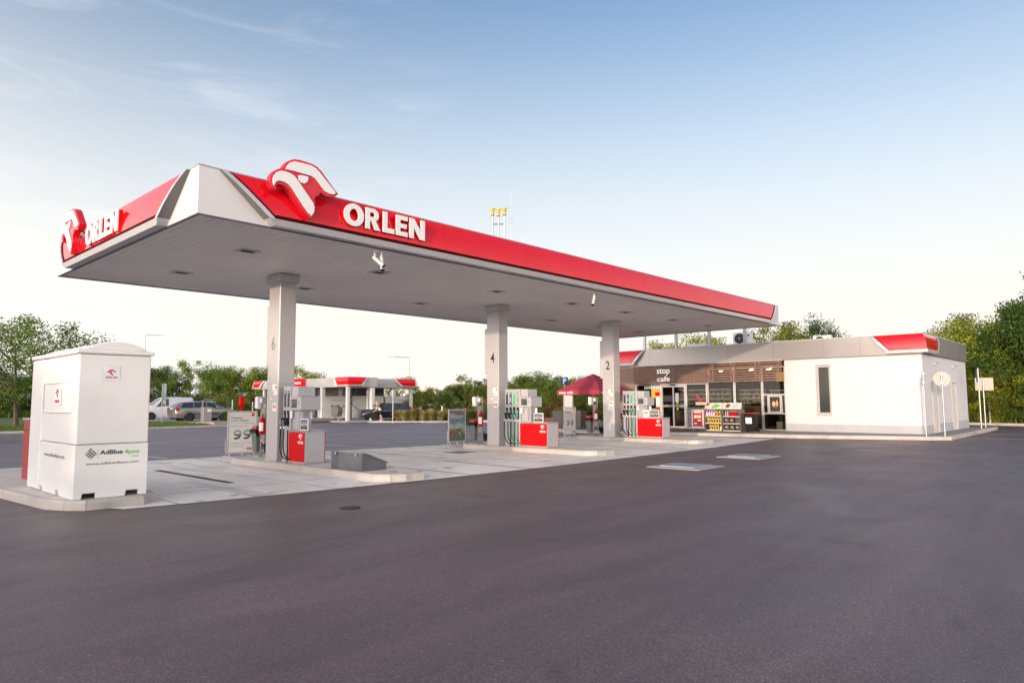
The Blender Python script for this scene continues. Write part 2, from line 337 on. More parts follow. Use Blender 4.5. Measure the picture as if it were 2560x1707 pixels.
_tc = {}
def glyphs(s, bold=0.):
    k = (s, bold)
    if k in _tc: return _tc[k]
    cu = bpy.data.curves.new('t', 'FONT'); cu.body = s; cu.size = 1; cu.offset = bold; cu.resolution_u = 3
    ob = bpy.data.objects.new('t', cu); COL.objects.link(ob)
    bpy.context.view_layer.update()
    me = bpy.data.meshes.new_from_object(ob.evaluated_get(bpy.context.evaluated_depsgraph_get()))
    vs = [(v.co.x, v.co.y) for v in me.vertices]; fs = [tuple(p.vertices) for p in me.polygons]
    bpy.data.objects.remove(ob); bpy.data.curves.remove(cu); bpy.data.meshes.remove(me)
    x0 = min(v[0] for v in vs); x1 = max(v[0] for v in vs); y0 = min(v[1] for v in vs); y1 = max(v[1] for v in vs)
    _tc[k] = ([((a-x0)/(x1-x0), (b-y0)/(y1-y0)) for a, b in vs], fs); return _tc[k]
def lettering(mb, s, o, u, v, w, h, off=.004, bold=0., thick=0):     # text filling w x h, lower left at o
    g, fs = glyphs(s, bold); o, u, v = Vector(o), Vector(u), Vector(v); n = u.cross(v)
    pts = [o + u*(a*w) + v*(b*h) + n*off for a, b in g]
    mb.add(pts, fs)
    if thick:
        # walls: boundary edges
        from collections import Counter
        ec = Counter(); 
        for f in fs:
            for i in range(len(f)): ec[tuple(sorted((f[i], f[(i+1) % len(f)])))] += 1
        be = [e for e, c in ec.items() if c == 1]; k = len(mb.v)
        mb.v += [tuple(Vector(p) - n*thick) for p in pts]; b0 = k - len(pts)
        mb.f += [(b0+a, b0+b, k+b, k+a) for a, b in be]
    return mb
def bars(mb, o, u, v, spec, off=.004):     # tiny illegible print lines: list of x0,x1,y0,y1
    o, u, v = Vector(o), Vector(u), Vector(v); n = u.cross(v)
    for x0, x1, y0, y1 in spec:
        mb.add([o+u*x0+v*y0+n*off, o+u*x1+v*y0+n*off, o+u*x1+v*y1+n*off, o+u*x0+v*y1+n*off], [(0, 1, 2, 3)])
    return mb

EO = [(1.343,6.045),(1.387,6.135),(1.458,6.217),(1.573,6.282),(1.691,6.297),(1.822,6.295),(1.955,6.288),(2.068,6.257),(2.16,6.197),(2.253,6.106),(2.371,5.989),(2.467,5.896),(2.558,5.816),(2.493,5.755),(2.4,5.71),(2.308,5.705),(2.227,5.728),(2.174,5.753),(2.026,5.612),(2.043,5.545),(2.041,5.463),(2.01,5.315),(1.947,5.185),(1.846,5.262),(1.713,5.395),(1.603,5.521),(1.494,5.645),(1.419,5.698),(1.356,5.717),(1.263,5.715),(1.227,5.693),(1.221,5.6),(1.174,5.597),(1.127,5.631),(1.097,5.692),(1.089,5.767),(1.112,5.86),(1.175,5.954),(1.255,6.013)]
EB = [(1.394,6.033),(1.419,6.103),(1.48,6.182),(1.575,6.233),(1.758,6.242),(1.912,6.242),(2.024,6.215),(2.115,6.155),(2.232,6.049),(2.373,5.927),(2.492,5.818),(2.446,5.776),(2.353,5.766),(2.26,5.787),(2.19,5.844),(2.109,5.928),(2.029,6.001),(1.939,6.03),(1.807,6.033),(1.59,6.036)]
EK = [(1.162,5.664),(1.139,5.76),(1.157,5.852),(1.216,5.934),(1.297,5.98),(1.401,5.99),(1.507,5.976),(1.582,5.944),(1.658,5.873),(1.769,5.748),(1.893,5.614),(1.984,5.512),(2.019,5.428),(2.01,5.335),(1.961,5.248),(1.889,5.29),(1.777,5.408),(1.667,5.535),(1.535,5.694),(1.47,5.749),(1.386,5.779),(1.282,5.784),(1.221,5.76),(1.191,5.714)]
EE = [(1.66,5.973),(1.699,5.993),(1.862,6.002),(1.87,5.963),(1.853,5.898),(1.789,5.843),(1.724,5.848),(1.675,5.887)]
def emblem(mb, o, u, v, w, off=.004):      # small flat bird head print, lower left at o
    k = w/1.36
    for P in (EB, EK, EE):
        mb.prism([((a-1.139)*k, (b-5.248)*k) for a, b in P], Vector(o)+Vector(u).cross(Vector(v))*off, u, v, Vector(u).cross(Vector(v))*.001)
    return mb
# capital letter outlines in a unit cell (x, y, height 1)
def ring(cx, cy, rx, ry, t, n=28):
    a = [(cx+rx*math.cos(2*math.pi*k/n), cy+ry*math.sin(2*math.pi*k/n)) for k in range(n)]
    b = [(cx+(rx-t)*math.cos(2*math.pi*k/n), cy+(ry-t)*math.sin(2*math.pi*k/n)) for k in range(n)]
    return a, b
def cap_letter(mb, ch, o, u, v, w, h, th):
    o, u, v = Vector(o), Vector(u), Vector(v); nrm = u.cross(v)
    U, V, D = u*w, v*h, -nrm*th
    if ch == 'O':
        a, b = ring(.5, .5, .5, .52, .0, 32); _, b = ring(.5, .5, .24, .27, 0., 32)
        b = [(.5+.23*math.cos(2*math.pi*k/32), .5+.28*math.sin(2*math.pi*k/32)) for k in range(32)]
        n = 32; P = [o+U*p[0]+V*p[1] for p in a] + [o+U*p[0]+V*p[1] for p in b]; Q = [p+D for p in P]
        fs = []
        for k in range(n):
            j = (k+1) % n
            fs += [(k, j, n+j, n+k), (2*n+k, 3*n+k, 3*n+j, 2*n+j), (k, 2*n+k, 2*n+j, j), (n+k, n+j, 3*n+j, 3*n+k)]
        mb.add(P+Q, fs); return
    if ch == 'L': polys = [[(0, 0), (1, 0), (1, .24), (.38, .24), (.38, 1), (0, 1)]]
    if ch == 'E': polys = [[(0, 0), (1, 0), (1, .22), (.36, .22), (.36, .39), (.92, .39), (.92, .61), (.36, .61), (.36, .78), (1, .78), (1, 1), (0, 1)]]
    if ch == 'N': polys = [[(0, 0), (.27, 0), (.27, .56), (.72, 0), (1, 0), (1, 1), (.73, 1), (.73, .44), (.28, 1), (0, 1)]]
    if ch == 'R':
        arc = [(.52+.40*math.cos(t), .70+.30*math.sin(t)) for t in [R(-90+180*k/10) for k in range(11)]]
        inn = [(.50+.15*math.cos(t), .70+.10*math.sin(t)) for t in [R(90-180*k/6) for k in range(7)]]
        # one outline with a slit from the left stem so that the counter stays open
        polys = [[(0, 0), (.30, 0), (.30, .40), (.40, .40), (.68, 0), (1.04, 0), (.70, .44)] + arc[3:] + [(0, 1), (0, .701), (.30, .701), (.30, .80)] + inn + [(.30, .60), (.30, .699), (0, .699)]]
    for P in polys: mb.prism(P, o, U, V, D)
def orlen_small(mb, o, u, v, w, h, off=.004):
    o = Vector(o) + Vector(u).cross(Vector(v))*off; x = 0
    for ch, a in zip('ORLEN', (.24, .19, .15, .15, .20)):
        cap_letter(mb, ch, o + Vector(u)*(x*w), u, v, (a-.025)*w, h, .001); x += a*1.0/.93*1.0
    return mb
X_, Y_, Z_ = Vector((1, 0, 0)), Vector((0, 1, 0)), Vector((0, 0, 1)); NX, NY = -X_, -Y_

# ------------------------------------------------------------------ ground, roads, pad
def sheet(name, pts, z, mat, kind='structure', th=0):
    mb = MB(); mb.add([(x, y, z) for x, y in pts], [tuple(range(len(pts)))])
    o = mb.build(name, mat); o['kind'] = kind; return o
sheet('ground', [(-900, -900), (900, -900), (900, 900), (-900, 900)], -.02, FIELD)
sheet('forecourt_asphalt', [(-60, -60), (52.5, -60), (46.8, -6.5), (47.3, -3.5), (47.3, 14), (30, 30), (26.8, 33.5), (24, 60), (24, 38), (18, 36.2), (11, 34.9), (-60, 35.6)], -.004, ASPH)
sheet('road', [(-60, 9.6), (-.9, 9.25), (4.3, 8.75), (12, 7.75), (18.5, 7.3), (24, 9.2), (30, 16), (36.6, 30.6), (30.2, 31.2), (27.8, 33.6), (24.2, 40), (23.6, 60), (23.2, 38), (18, 36.1), (11, 34.8), (-60, 35.4)], .000, ROADM)
pad = [(-1.35, .25), (-1.10, -.34), (0.74, -.58), (4.69, -.85), (8.5, -.97), (12.9, -.92), (18, -.85), (24.2, -.35), (23.7, 4.6), (22.4, 8.2), (18.5, 7.35), (12.0, 7.80), (8.03, 8.33), (4.3, 8.8), (-.9, 9.3), (-4.6, 9.5), (-4.6, 8.0), (-2.2, 7.2), (-1.5, 6.0)]
sheet('concrete_pad', pad, .004, CONC)
# painted lines
lm = MB()
def seg(mb, a, b, w, z=.008):
    a, b = Vector((*a, z)), Vector((*b, z)); d = (b-a).normalized(); n = Vector((-d.y, d.x, 0))*w/2
    mb.add([a-n, b-n, b+n, a+n], [(0, 1, 2, 3)])
for i, (x, y0, y1) in enumerate([(2.9, 9.35, 12.1), (6.3, 9.1, 12.4), (9.75, 8.35, 11.6), (13.6, 8.6, 11.9), (16.5, 9.2, 12.4)]):
    m_ = MB(); seg(m_, (x, y1), (x+.25, y0), .13); o = m_.build('parking_line', LINEM); o['kind'] = 'structure'
m_ = MB(); seg(m_, (1.9, 18.7), (19.5, 18.75), .13); m_.build('lane_line', LINEM)['kind'] = 'structure'
for x in (-9.5, -5.5, -2.6, .5):
    m_ = MB(); seg(m_, (x, 18.6), (x+1.7, 18.6), .12); m_.build('lane_dash', LINEM)['kind'] = 'structure'
for y0, y1, x in ((-6.2, -12, 29.5), (-6.05, -11, 34.2), (-6.0, -11, 38.9), (-4.6, -10, 43.4)):
    m_ = MB(); seg(m_, (x, y0), (x-.1, y1), .12); m_.build('parking_line', LINEM)['kind'] = 'structure'
m_ = MB(); seg(m_, (21.3, 9.8), (24.6, 11.2), .12); m_.build('parking_line', LINEM)['kind'] = 'structure'

# kerbed islands
def island(name, pts, h, label):
    root = thing(name, (sum(p[0] for p in pts)/len(pts), sum(p[1] for p in pts)/len(pts), 0), label, 'traffic island', 'kerbed concrete islands under the canopy')
    c = Vector((root.location.x, root.location.y))
    inn = []
    n = len(pts)
    for i in range(n):
        p = Vector(pts[i]); a = (Vector(pts[i-1])-p).normalized(); b = (Vector(pts[(i+1) % n])-p).normalized()
        bis = (a+b); 
        if bis.length < 1e-3: bis = Vector((-a.y, a.x)); 
        bis.normalize()
        if bis.dot(c-p) < 0: bis = -bis
        s = max(.35, abs(a.x*bis.y-a.y*bis.x)); inn.append(p + bis*.14/s)
    # kerb stones: short blocks with tiny joints
    mb = MB()
    for i in range(n):
        a, b = Vector(pts[i]), Vector(pts[(i+1) % n]); ia, ib = inn[i], inn[(i+1) % n]
        L = (b-a).length; k = max(1, round(L/1.0)); g = .004/L
        for j in range(k):
            t0, t1 = j/k+g, (j+1)/k-g
            P = [a.lerp(b, t0), a.lerp(b, t1), ia.lerp(ib, t1), ia.lerp(ib, t0)]
            ins = [P[0].lerp(P[3], .22), P[1].lerp(P[2], .22), P[2], P[3]]
            mb.add([(p.x, p.y, 0) for p in P]+[(P[0].x, P[0].y, h*.75), (P[1].x, P[1].y, h*.75), (ins[2].x, ins[2].y, h), (ins[3].x, ins[3].y, h), (ins[0].x, ins[0].y, h), (ins[1].x, ins[1].y, h)],
                   [(0, 1, 5, 4), (4, 5, 9, 8), (8, 9, 6, 7), (1, 2, 6, 9, 5), (0, 4, 8, 7, 3), (2, 3, 7, 6)])
    mb.build('kerb', KERB, root)
    MB().prism([tuple(p) for p in inn], (0, 0, .001), X_, Y_, (0, 0, h-.004)).build('slab', ISLC, root)
    return root
def isl(x0, x1, y0, y1, c=.42): return [(x0, y0+c*1.1), (x0+c*.55, y0+.12), (x0+c*1.3, y0), (x1-c*.7, y0), (x1, y0+c), (x1, y1-.5), (x1-.5, y1), (x0+.5, y1), (x0, y1-.5)]
island('pump_island', isl(3.66, 4.98, -.68, 6.75), .15, 'kerbed island with the column numbered 6 and the grey hatch at its near end')
island('pump_island', isl(11.86, 13.1, .0, 6.3), .15, 'middle kerbed island carrying the column numbered 4')
island('pump_island', isl(18.82, 20.3, .35, 6.5), .15, 'far kerbed island carrying the column numbered 2')
o = island('tank_island', [(-1.95, .60), (-1.78, .20), (-1.55, -.06), (-.72, -.09), (-.42, .22), (-.36, .6), (-.36, 7.0), (-.8, 7.6), (-2.1, 7.6), (-2.45, 6.9)], .15, 'kerbed concrete island under the white fluid tank cabinet')
o['group'] = ''; del o['group']

# drain, covers
def cover(x0, x1, y0, y1, label, frame=.0):
    t = thing('access_cover', ((x0+x1)/2, (y0+y1)/2, 0), label, 'manhole cover')
    if frame:
        sk = .14
        MB().prism([(x0-.0, y0), (x1-.25, y0+sk), (x1, y1), (x0+.2, y1)] if 0 else [(x0, y0), (x1, y0), (x1, y1), (x0, y1)], (0, 0, -.003), X_, Y_, (0, 0, .014)).build('collar', M('collar_concrete', (.40, .375, .355), .8, var=.12, nscale=6), t)
        f = frame
        b = MB(); b.box(x0+f, x1-f, y0+f, y1-f, .011, .045)
        pl = b.build('plate', STONEP, t, bevel=.006)
        for i in range(2): MB().box(x0+f+.15+i*(x1-x0-2*f-.4), x0+f+.23+i*(x1-x0-2*f-.4), (y0+y1)/2-.05, (y0+y1)/2+.05, .045, .049).build('handle', DGREY, pl)
    return t
cover(10.05, 11.45, -4.25, -2.85, 'raised bluish cover in a pale concrete square, nearer of the two on the asphalt', .24)
cover(13.9, 15.4, -4.1, -2.8, 'raised bluish cover in a pale concrete square, farther of the two on the asphalt', .24)
t = thing('access_cover', (10.4, 4.42, 0), 'flat square steel cover set in the concrete beside the middle island', 'manhole cover')
box('rim', STEEL, t, 9.96, 10.84, 4.0, 4.84, .0045, .010); box('plate', M('dirty_plate', (.20, .19, .20), .6, .3, var=.2, nscale=7), t, 10.0, 10.8, 4.04, 4.80, .0105, .014)
o = MB().lathe([(.16, .0), (.16, .008), (.13, .010)], (1.33, -2.9, 0), 20).build('valve_cap', M('cast_iron', (.03, .03, .032), .6, .3), loc=(1.33, -2.9, 0)); tag(o, 'small round dark valve cap set in the bare asphalt', 'manhole cover')
t = thing('drain_channel', (1.6, 3.8, 0), 'long dark drain channel across the concrete beside the white tank cabinet', 'drain')
box('channel', BLACK, t, 1.53, 1.67, 1.78, 5.85, .005, .009)
g = MB()
for i in range(100): g.box(1.535, 1.665, 1.80+i*.0405, 1.815+i*.0405, .0095, .012)
g.build('grating', M('drain_steel', (.10, .095, .09), .6, .4), t)

# far grass verge and raised lot
def hgt(x, y):
    s = min(max((y-35.4)/3.0, 0), 1); e = 1-min(max((x-17.5)/3.5, 0), 1)
    return .12 + .17*s*s*(3-2*s)
def gridmesh(name, fx, nx, ny, mat, kind='structure'):
    vs = [fx(i/nx, j/ny) for j in range(ny+1) for i in range(nx+1)]
    fs = [(j*(nx+1)+i, j*(nx+1)+i+1, (j+1)*(nx+1)+i+1, (j+1)*(nx+1)+i) for j in range(ny) for i in range(nx)]
    o = MB().add(vs, fs).build(name, mat, smooth=True); o['kind'] = kind; return o
def vfx(u, v):
    x = -60 + 83*u; edge = 35.2 + max(0, x-11)*.12; y = edge + (72-edge)*(v**1.8)
    return (x, y, .11 + .19*min(1, (y-edge)/3.0))
gridmesh('grass_verge', vfx, 60, 14, GRASS)
k = MB()
for i in range(70):
    x = -60+i*1.17; e0 = 35.2+max(0, x-11)*.12; e1 = 35.2+max(0, x+1.165-11)*.12
    k.prism([(x, e0-.16), (x+1.165, e1-.16), (x+1.165, e1+.01), (x, e0+.01)], (0, 0, -.01), X_, Y_, (0, 0, .125))
k.build('verge_kerb', KERB)['kind'] = 'structure'
MB().prism([(13.6, 38.6), (27.5, 38.9), (27.5, 44), (23.0, 70), (13.6, 70)], (0, 0, .05), X_, Y_, (0, 0, .262)).build('parking_lot', PALE)['kind'] = 'structure'
MB().prism([(16.2, 35.95), (21.9, 36.7), (27.6, 38.8), (27.6, 39.2), (14.5, 39.0), (16.0, 37.3)], (0, 0, .05), X_, Y_, (0, 0, .255)).build('gravel_strip', GRAV)['kind'] = 'structure'
g = MB(); rnd = random.Random(5)
for i in range(14000):
    x = rnd.uniform(-8, 16.3) ; y = 35.2+max(0, x-11)*.12 + rnd.uniform(.05, 5.5)
    z = .11+.19*min(1, (y-35.2-max(0, x-11)*.12)/3.0); a = rnd.uniform(0, 6.3); h = rnd.uniform(.04, .09); w = .02
    g.add([(x-w*math.cos(a), y-w*math.sin(a), z), (x+w*math.cos(a), y+w*math.sin(a), z), (x+rnd.uniform(-.03, .03), y+rnd.uniform(-.03, .03), z+h)], [(0, 1, 2)])
g.build('grass', leaf_mat('lawn_blades', (.09, .15, .02), (.19, .25, .04), .25))['kind'] = 'stuff'

# ------------------------------------------------------------------ canopy
L_, W_, H_, HT = 26.0, 8.8, 5.03, 5.895
cn_ = thing('canopy', (0, 0, 0), 'large white and red forecourt canopy on three numbered columns over the pumps', 'canopy')
# corrugated soffit, ribs run across the canopy
sf = MB(); n = 130; pit = (L_-.10)/n; vs = []; y0, y1 = .05, W_-.05
for i in range(n):
    x = .05+i*pit
    for dx, dz in ((0, 0), (pit*.56, 0), (pit*.64, .013), (pit*.92, .013)): vs.append((x+dx, dz))
vs.append((L_-.05, 0))
vv = [(x, y0, H_+dz+.004) for x, dz in vs]+[(x, y1, H_+dz+.004) for x, dz in vs]; m = len(vs)
sf.add(vv, [(i, i+1, m+i+1, m+i) for i in range(m-1)])
sf.build('soffit', SOFM, cn_)
box('deck', GREYP, cn_, .06, L_-.06, .06, W_-.06, H_+.06, HT-.10)
f = MB(); th = .05
f.box(0, L_, 0, th, H_-.012, HT); f.box(0, L_, W_-th, W_, H_-.012, HT); f.box(0, th, th+.001, W_-th-.001, H_-.012, HT); f.box(L_-th, L_, th+.001, W_-th-.001, H_-.012, HT)
f.build('fascia', WPAN, cn_, bevel=.004)
e = MB()
e.box(-.006, L_+.006, -.006, .05, H_-.034, H_-.0125); e.box(-.006, L_+.006, W_-.05, W_+.006, H_-.034, H_-.0125); e.box(-.006, .05, .051, W_-.051, H_-.034, H_-.0125); e.box(L_-.05, L_+.006, .051, W_-.051, H_-.034, H_-.0125)
e.build('edge_trim', DGREY, cn_)
e = MB(); e.box(-.01, L_+.01, -.01, .07, HT+.0005, HT+.02); e.box(-.01, L_+.01, W_-.07, W_+.01, HT+.0005, HT+.02); e.box(-.01, .07, .0705, W_-.0705, HT+.0005, HT+.02); e.box(L_-.07, L_+.01, .0705, W_-.0705, HT+.0005, HT+.02)
e.build('coping', COPING, cn_)
PROF = [(.03, 5.885), (.07, 5.80), (.12, 5.66), (.155, 5.50), (.18, 5.35), (.19, 5.24), (.19, 5.21)]     # outward, z
def curved(Ls, to, x0t, x1t, slope, seams, parent, tag_='red_panel'):
    """bulging red sign band along a face; s = distance along the face, to(s, out, z) -> world"""
    zt, zb = PROF[0][1], PROF[-1][1]
    sh = lambda z, k=slope: k*(zt-z)/(zt-zb)
    cuts = [x0t]+seams+[x1t]; mb = MB()
    for i in range(len(cuts)-1):
        a, b = cuts[i], cuts[i+1]; vs = []
        for o_, z in PROF:
            sa = a + (sh(z) if i == 0 else .004); sb = b - (sh(z) if i == len(cuts)-2 else .004)
            vs += [to(sa, o_, z), to(sb, o_, z)]
        n = len(PROF); fs = [(2*j, 2*j+1, 2*j+3, 2*j+2) for j in range(n-1)]
        vs += [to(a+(0 if i == 0 else .004), .0, zt), to(b-(0 if i == len(cuts)-2 else .004), .0, zt), to(a+(sh(zb) if i == 0 else .004), .0, zb), to(b-(sh(zb) if i == len(cuts)-2 else .004), .0, zb)]
        fs += [(2*n, 2*n+1, 1, 0), (2*n+2, 2*n+3, 2*n-1, 2*n-2)]
        vs += [to(a+(sh(z) if i == 0 else .004), .0, z) for o_, z in PROF] + [to(b-(sh(z) if i == len(cuts)-2 else .004), .0, z) for o_, z in PROF]
        q = 2*n+4
        for j in range(n-1): fs += [(2*j, 2*j+2, q+j+1, q+j), (2*j+1, q+n+j, q+n+j+1, 2*j+3)]
        mb.add(vs, fs)
    pn = mb.build(tag_, RED, parent, smooth=True)
    # dark red lip and silver frame
    def strip(name, mat, lo, hi, extra, zoff, bot=False, both=True):
        m_ = MB()
        for side in (0, 1):
            vs = []
            for o_, z in PROF + [(.20, 5.160-zoff)]:
                s_ = sh(z)
                if side == 0: pts = (x0t+s_-hi, x0t+s_-lo)
                else: pts = (x1t-s_+lo, x1t-s_+hi)
                for s in pts: vs += [to(s, o_+extra, z), to(s, 0, z)]
            n = len(PROF)+1
            fs = []
            for j in range(n-1):
                k = 4*j
                fs += [(k, k+2, k+6, k+4), (k, k+4, k+5, k+1), (k+2, k+3, k+7, k+6)]
            m_.add(vs, fs)
        return m_
    lip = strip('lip', REDD, -.005, .07, .012, 0)
    za, zb2 = 5.138, 5.212
    lip.add([to(x0t+sh(za)-.02, .215, za), to(x1t-sh(za)+.02, .215, za), to(x1t-sh(za)+.02, .205, zb2), to(x0t+sh(za)-.02, .205, zb2),
             to(x0t+sh(za)-.02, .0, za), to(x1t-sh(za)+.02, .0, za)], [(0, 1, 2, 3), (0, 4, 5, 1)])
    lip.build('dark_red_lip', REDD, pn, smooth=False)
    fr = strip('frame', SILV, .072, .20, .035, .03)
    zc, zd = 5.128, 5.012
    zc = 5.126; e0 = lambda z: x0t+sh(z)-.20; e1 = lambda z: x1t-sh(z)+.20
    fr.add([to(e0(zc), .235, zc), to(e1(zc), .235, zc), to(e1(zd), .19, zd), to(e0(zd), .19, zd), to(e0(zd), .0, zd), to(e1(zd), .0, zd), to(e0(zc)+.13, .22, 5.136), to(e1(zc)-.13, .22, 5.136), to(e0(zc), 0, zc), to(e1(zc), 0, zc)],
           [(0, 1, 2, 3), (3, 2, 5, 4), (6, 7, 1, 0), (0, 3, 4, 8), (1, 9, 5, 2)])
    fo = fr.build('silver_frame', SILV, pn); fo.data.materials.append(M('frame_return_shaded', (.16, .155, .16), .55))  # darker grey for the outer returns, their shade put into the colour
    rows = len(PROF)
    for side in (0, 1):
        for j in range(rows): fo.data.polygons[side*rows*3 + j*3 + 1 + side].material_index = 1
    return pn
toL = lambda s, o_, z: (s, -o_, z)
toS = lambda s, o_, z: (-o_, W_-s, z)
curved(L_, toL, .57, L_-.57, .78, [2.85, 5.72, 8.62, 11.52, 14.4, 17.27, 20.15, 23.0], cn_)
curved(W_, toS, .57, W_-.57, .78, [2.9, 5.9], cn_)
def big_sign(fr, ds=0, dz=0):
    """fr(s, out, z) -> world. raised bird emblem and the five capitals"""
    to = fr; o0 = Vector(to(0, 0, 0)); u = Vector(to(1, 0, 0)) - o0; v = Z_; nrm = Vector(to(0, 1, 0)) - o0
    K = lambda P: [(-4.946+(a+4.946)*1.0153+ds, 1.65+(b-1.65)*1.0153+dz) for a, b in P]
    em = MB().prism(K(EO), o0 + nrm*.32, u, v, -nrm*.15).build('emblem', M('emblem_red', (.62, .012, .03), .25, coat=.2), cn_, bevel=.008)
    wf = M('sign_white_face', (.80, .80, .79), .35, var=.02)
    for nm, P in (('brow', EB), ('beak', EK), ('eye', EE)):
        MB().prism(K(P), o0 + nrm*.345, u, v, -nrm*.024).build(nm, wf, em, bevel=.005)
    for s in (1.6+ds, 2.05+ds): MB().tube([to(s, .02, 5.78), to(s, .18, 5.78)], .02, 8).build('bracket', DGREY, em)
    for ch, s, w in (('O', 2.865, .49), ('R', 3.40, .365), ('L', 3.85, .305), ('E', 4.205, .315), ('N', 4.58, .44)):
        mb = MB(); cap_letter(mb, ch, o0 + nrm*.25 + u*(s+ds) + v*(5.315+dz), u, v, w, .46, .035)
        l = mb.build('letter', wf, cn_, bevel=.004)
        mb = MB(); cap_letter(mb, ch, o0 + nrm*.214 + u*(s+ds) + v*(5.315+dz), u, v, w, .46, .08)
        mb.build('letter_return', REDP, l)
big_sign(lambda s, o_, z: Vector(toL(s, o_, z)))
big_sign(lambda s, o_, z: Vector(toS(s, o_, z)), .33, -.06)

# recessed fixtures in the soffit
for x in (2.1, 5.67, 10.1, 13.85, 17.2, 20.7, 23.9):
    for y in (2.4, 6.08):
        fr = MB(); fr.box(x-.24, x+.24, y-.20, y-.12, H_-.012, H_+.02); fr.box(x-.24, x+.24, y+.12, y+.20, H_-.012, H_+.02); fr.box(x-.24, x-.16, y-.119, y+.119, H_-.012, H_+.02); fr.box(x+.16, x+.24, y-.119, y+.119, H_-.012, H_+.02)
        l = fr.build('soffit_light', SILV, cn_); box('lens', INDARK, l, x-.158, x+.158, y-.118, y+.118, H_-.006, H_+.01)
# cctv
def cctv(x, y, heads, label):
    t = thing('security_camera', (x, y, H_-.4), label, 'security camera')
    for i, (dx, dy, dz) in enumerate(heads):
        b0 = Vector((x+.09*(i*2-(len(heads)-1)), y, H_-.03))
        MB().lathe([(.055, 0), (.06, -.03), (.05, -.06), (.03, -.075)], b0, 14).build('mount', WPLA, t, smooth=True)
        j = b0 + Vector((0, 0, -.20)); MB().tube([b0+Vector((0, 0, -.06)), b0+Vector((0.0, 0, -.13)), j], .02, 8).build('arm', WPLA, t, smooth=True)
        d = Vector((dx, dy, dz)).normalized(); e = j + d*.24
        bd = MB().tube([j-d*.05, e], .042, 12).build('housing', WPLA, t, smooth=True); MB().tube([e, e+d*.035], .044, 12).build('lens_hood', BLACK, bd, smooth=True)
cctv(4.0, .13, [(.3, -.25, -.35), (-.05, -.2, -.75)], 'pair of white security cameras hanging under the canopy edge near the lettering')
cctv(12.07, .15, [(-.4, -.1, -.8)], 'single white security camera under the canopy edge past the middle column')

# columns
def column(x, num, label_z=3.18):
    y0, y1, x1 = 4.30, 4.89, x+.475
    c = MB().box(x, x1, y0, y1, .15, H_-.2).build('column', GREYC, cn_, bevel=.035, seg=3)
    box('cap', M('cap_grey', (.50, .49, .49), .4, .2), c, x-.05, x1+.05, y0-.05, y1+.05, H_-.22, H_-.004, bevel=.01)
    box('base_trim', ALU, c, x-.012, x1+.012, y0-.012, y1+.012, .15, .20)
    j = MB(); j.box(x-.002, x1+.002, y0-.002, y1+.002, 2.13, 2.137); j.build('panel_joint', DGREY, c)
    mb = MB(); lettering(mb, num, (x, 4.595+.095, label_z-.165), NY, Z_, .19, .36, .004, .012)
    mb.build('number', BLKP if num != '6' else M('faded_number', (.24, .23, .22), .5), c)
    # stickers
    st = MB(); bars(st, (x, 4.58, 2.03), NY, Z_, [(0, .24, -.06, .10), (.03, .24, -.18, -.075)], .004); st.build('sticker', WHITE, c)
    s2 = MB(); bars(s2, (x, 4.55, 1.43), NY, Z_, [(0, .2, 0, .20)], .004); k = s2.build('sticker', WHITE, c)
    m_ = MB(); bars(m_, (x, 4.55, 1.43), NY, Z_, [(.03, .08, .08, .17), (.11, .16, .07, .16)], .006); m_.build('pictogram', RED, k)
    m_ = MB(); bars(m_, (x, 4.58, 2.03), NY, Z_, [(.13, .22, -.03, .07)], .006); m_.build('pictogram', YELL, k)
    m_ = MB(); bars(m_, (x, 4.58, 2.03), NY, Z_, [(.13, .22, .0, .03), (.05, .10, -.15, -.10)], .0065); m_.build('pictogram', ORNG, k)
    m_ = MB(); bars(m_, (x, 4.70, 1.74), NY, Z_, [(.04, .12, 0, .03)], .004); m_.build('sticker', WHITE, c)
    # conduit box on the rear face
    box('downpipe_cover', GREYC, c, x+.03, x+.2, y1+.001, y1+.12, 2.6, 4.2, bevel=.01)
    return c
column(3.93, '6'); column(12.13, '4', 3.15); column(19.08, '2', 3.13)
# slim posts on the shop roof carrying the far end of the canopy by hidden arms
for y in (8.95, 6.93, 4.95, 2.97):
    m_ = MB(); m_.box(28.93, 29.07, y-.07, y+.07, 4.10, 5.62); m_.box(25.9, 28.93, y-.05, y+.05, 5.46, 5.58); p_ = m_.build('roof_post', GREYC, cn_, bevel=.008)
    box('post_foot', STEEL, p_, 28.85, 29.15, y-.13, y+.13, 4.08, 4.12)

# vent pipes on the canopy roof
t = thing('vent_pipe_stack', (12.3, 4.45, HT-.1), 'three steel vent pipes with yellow caps standing on the canopy roof', 'vent pipes')
for (x, y, z) in ((12.16, 4.60, 8.50), (12.30, 4.45, 8.47), (12.44, 4.29, 8.50)):
    p = MB().tube([(x, y, HT-.1), (x, y, z-.22)], .028, 10).build('pipe', STEEL, t, smooth=True)
    MB().lathe([(.05, -.25), (.06, -.22), (.06, -.20), (.045, -.19), (.045, -.16), (.075, -.11), (.05, -.10), (.05, -.08), (.095, -.02), (.095, .0), (.02, .01)], (x, y, z), 16).build('yellow_cap', YELL, p, smooth=True)
    MB().lathe([(.058, 0), (.058, .03)], (x, y, z-.255), 12).build('collar', DGREY, p)
MB().tube([(12.14, 4.62, 7.93), (12.46, 4.27, 7.93)], .018, 6).build('brace', DGREY, t)
t = thing('antenna', (12.62, 4.15, HT-.1), 'thin pale rod antenna with small crossbars beside the yellow capped vent pipes', 'antenna')
MB().tube([(12.62, 4.15, HT-.1), (12.62, 4.15, 9.1)], .003, 6).build('mast', WPLA, t)
c = MB()
for z in (8.55, 8.15, 7.98): c.tube([(12.57, 4.20, z), (12.68, 4.09, z)], .010, 6)
c.build('crossbar', GREYP, t)

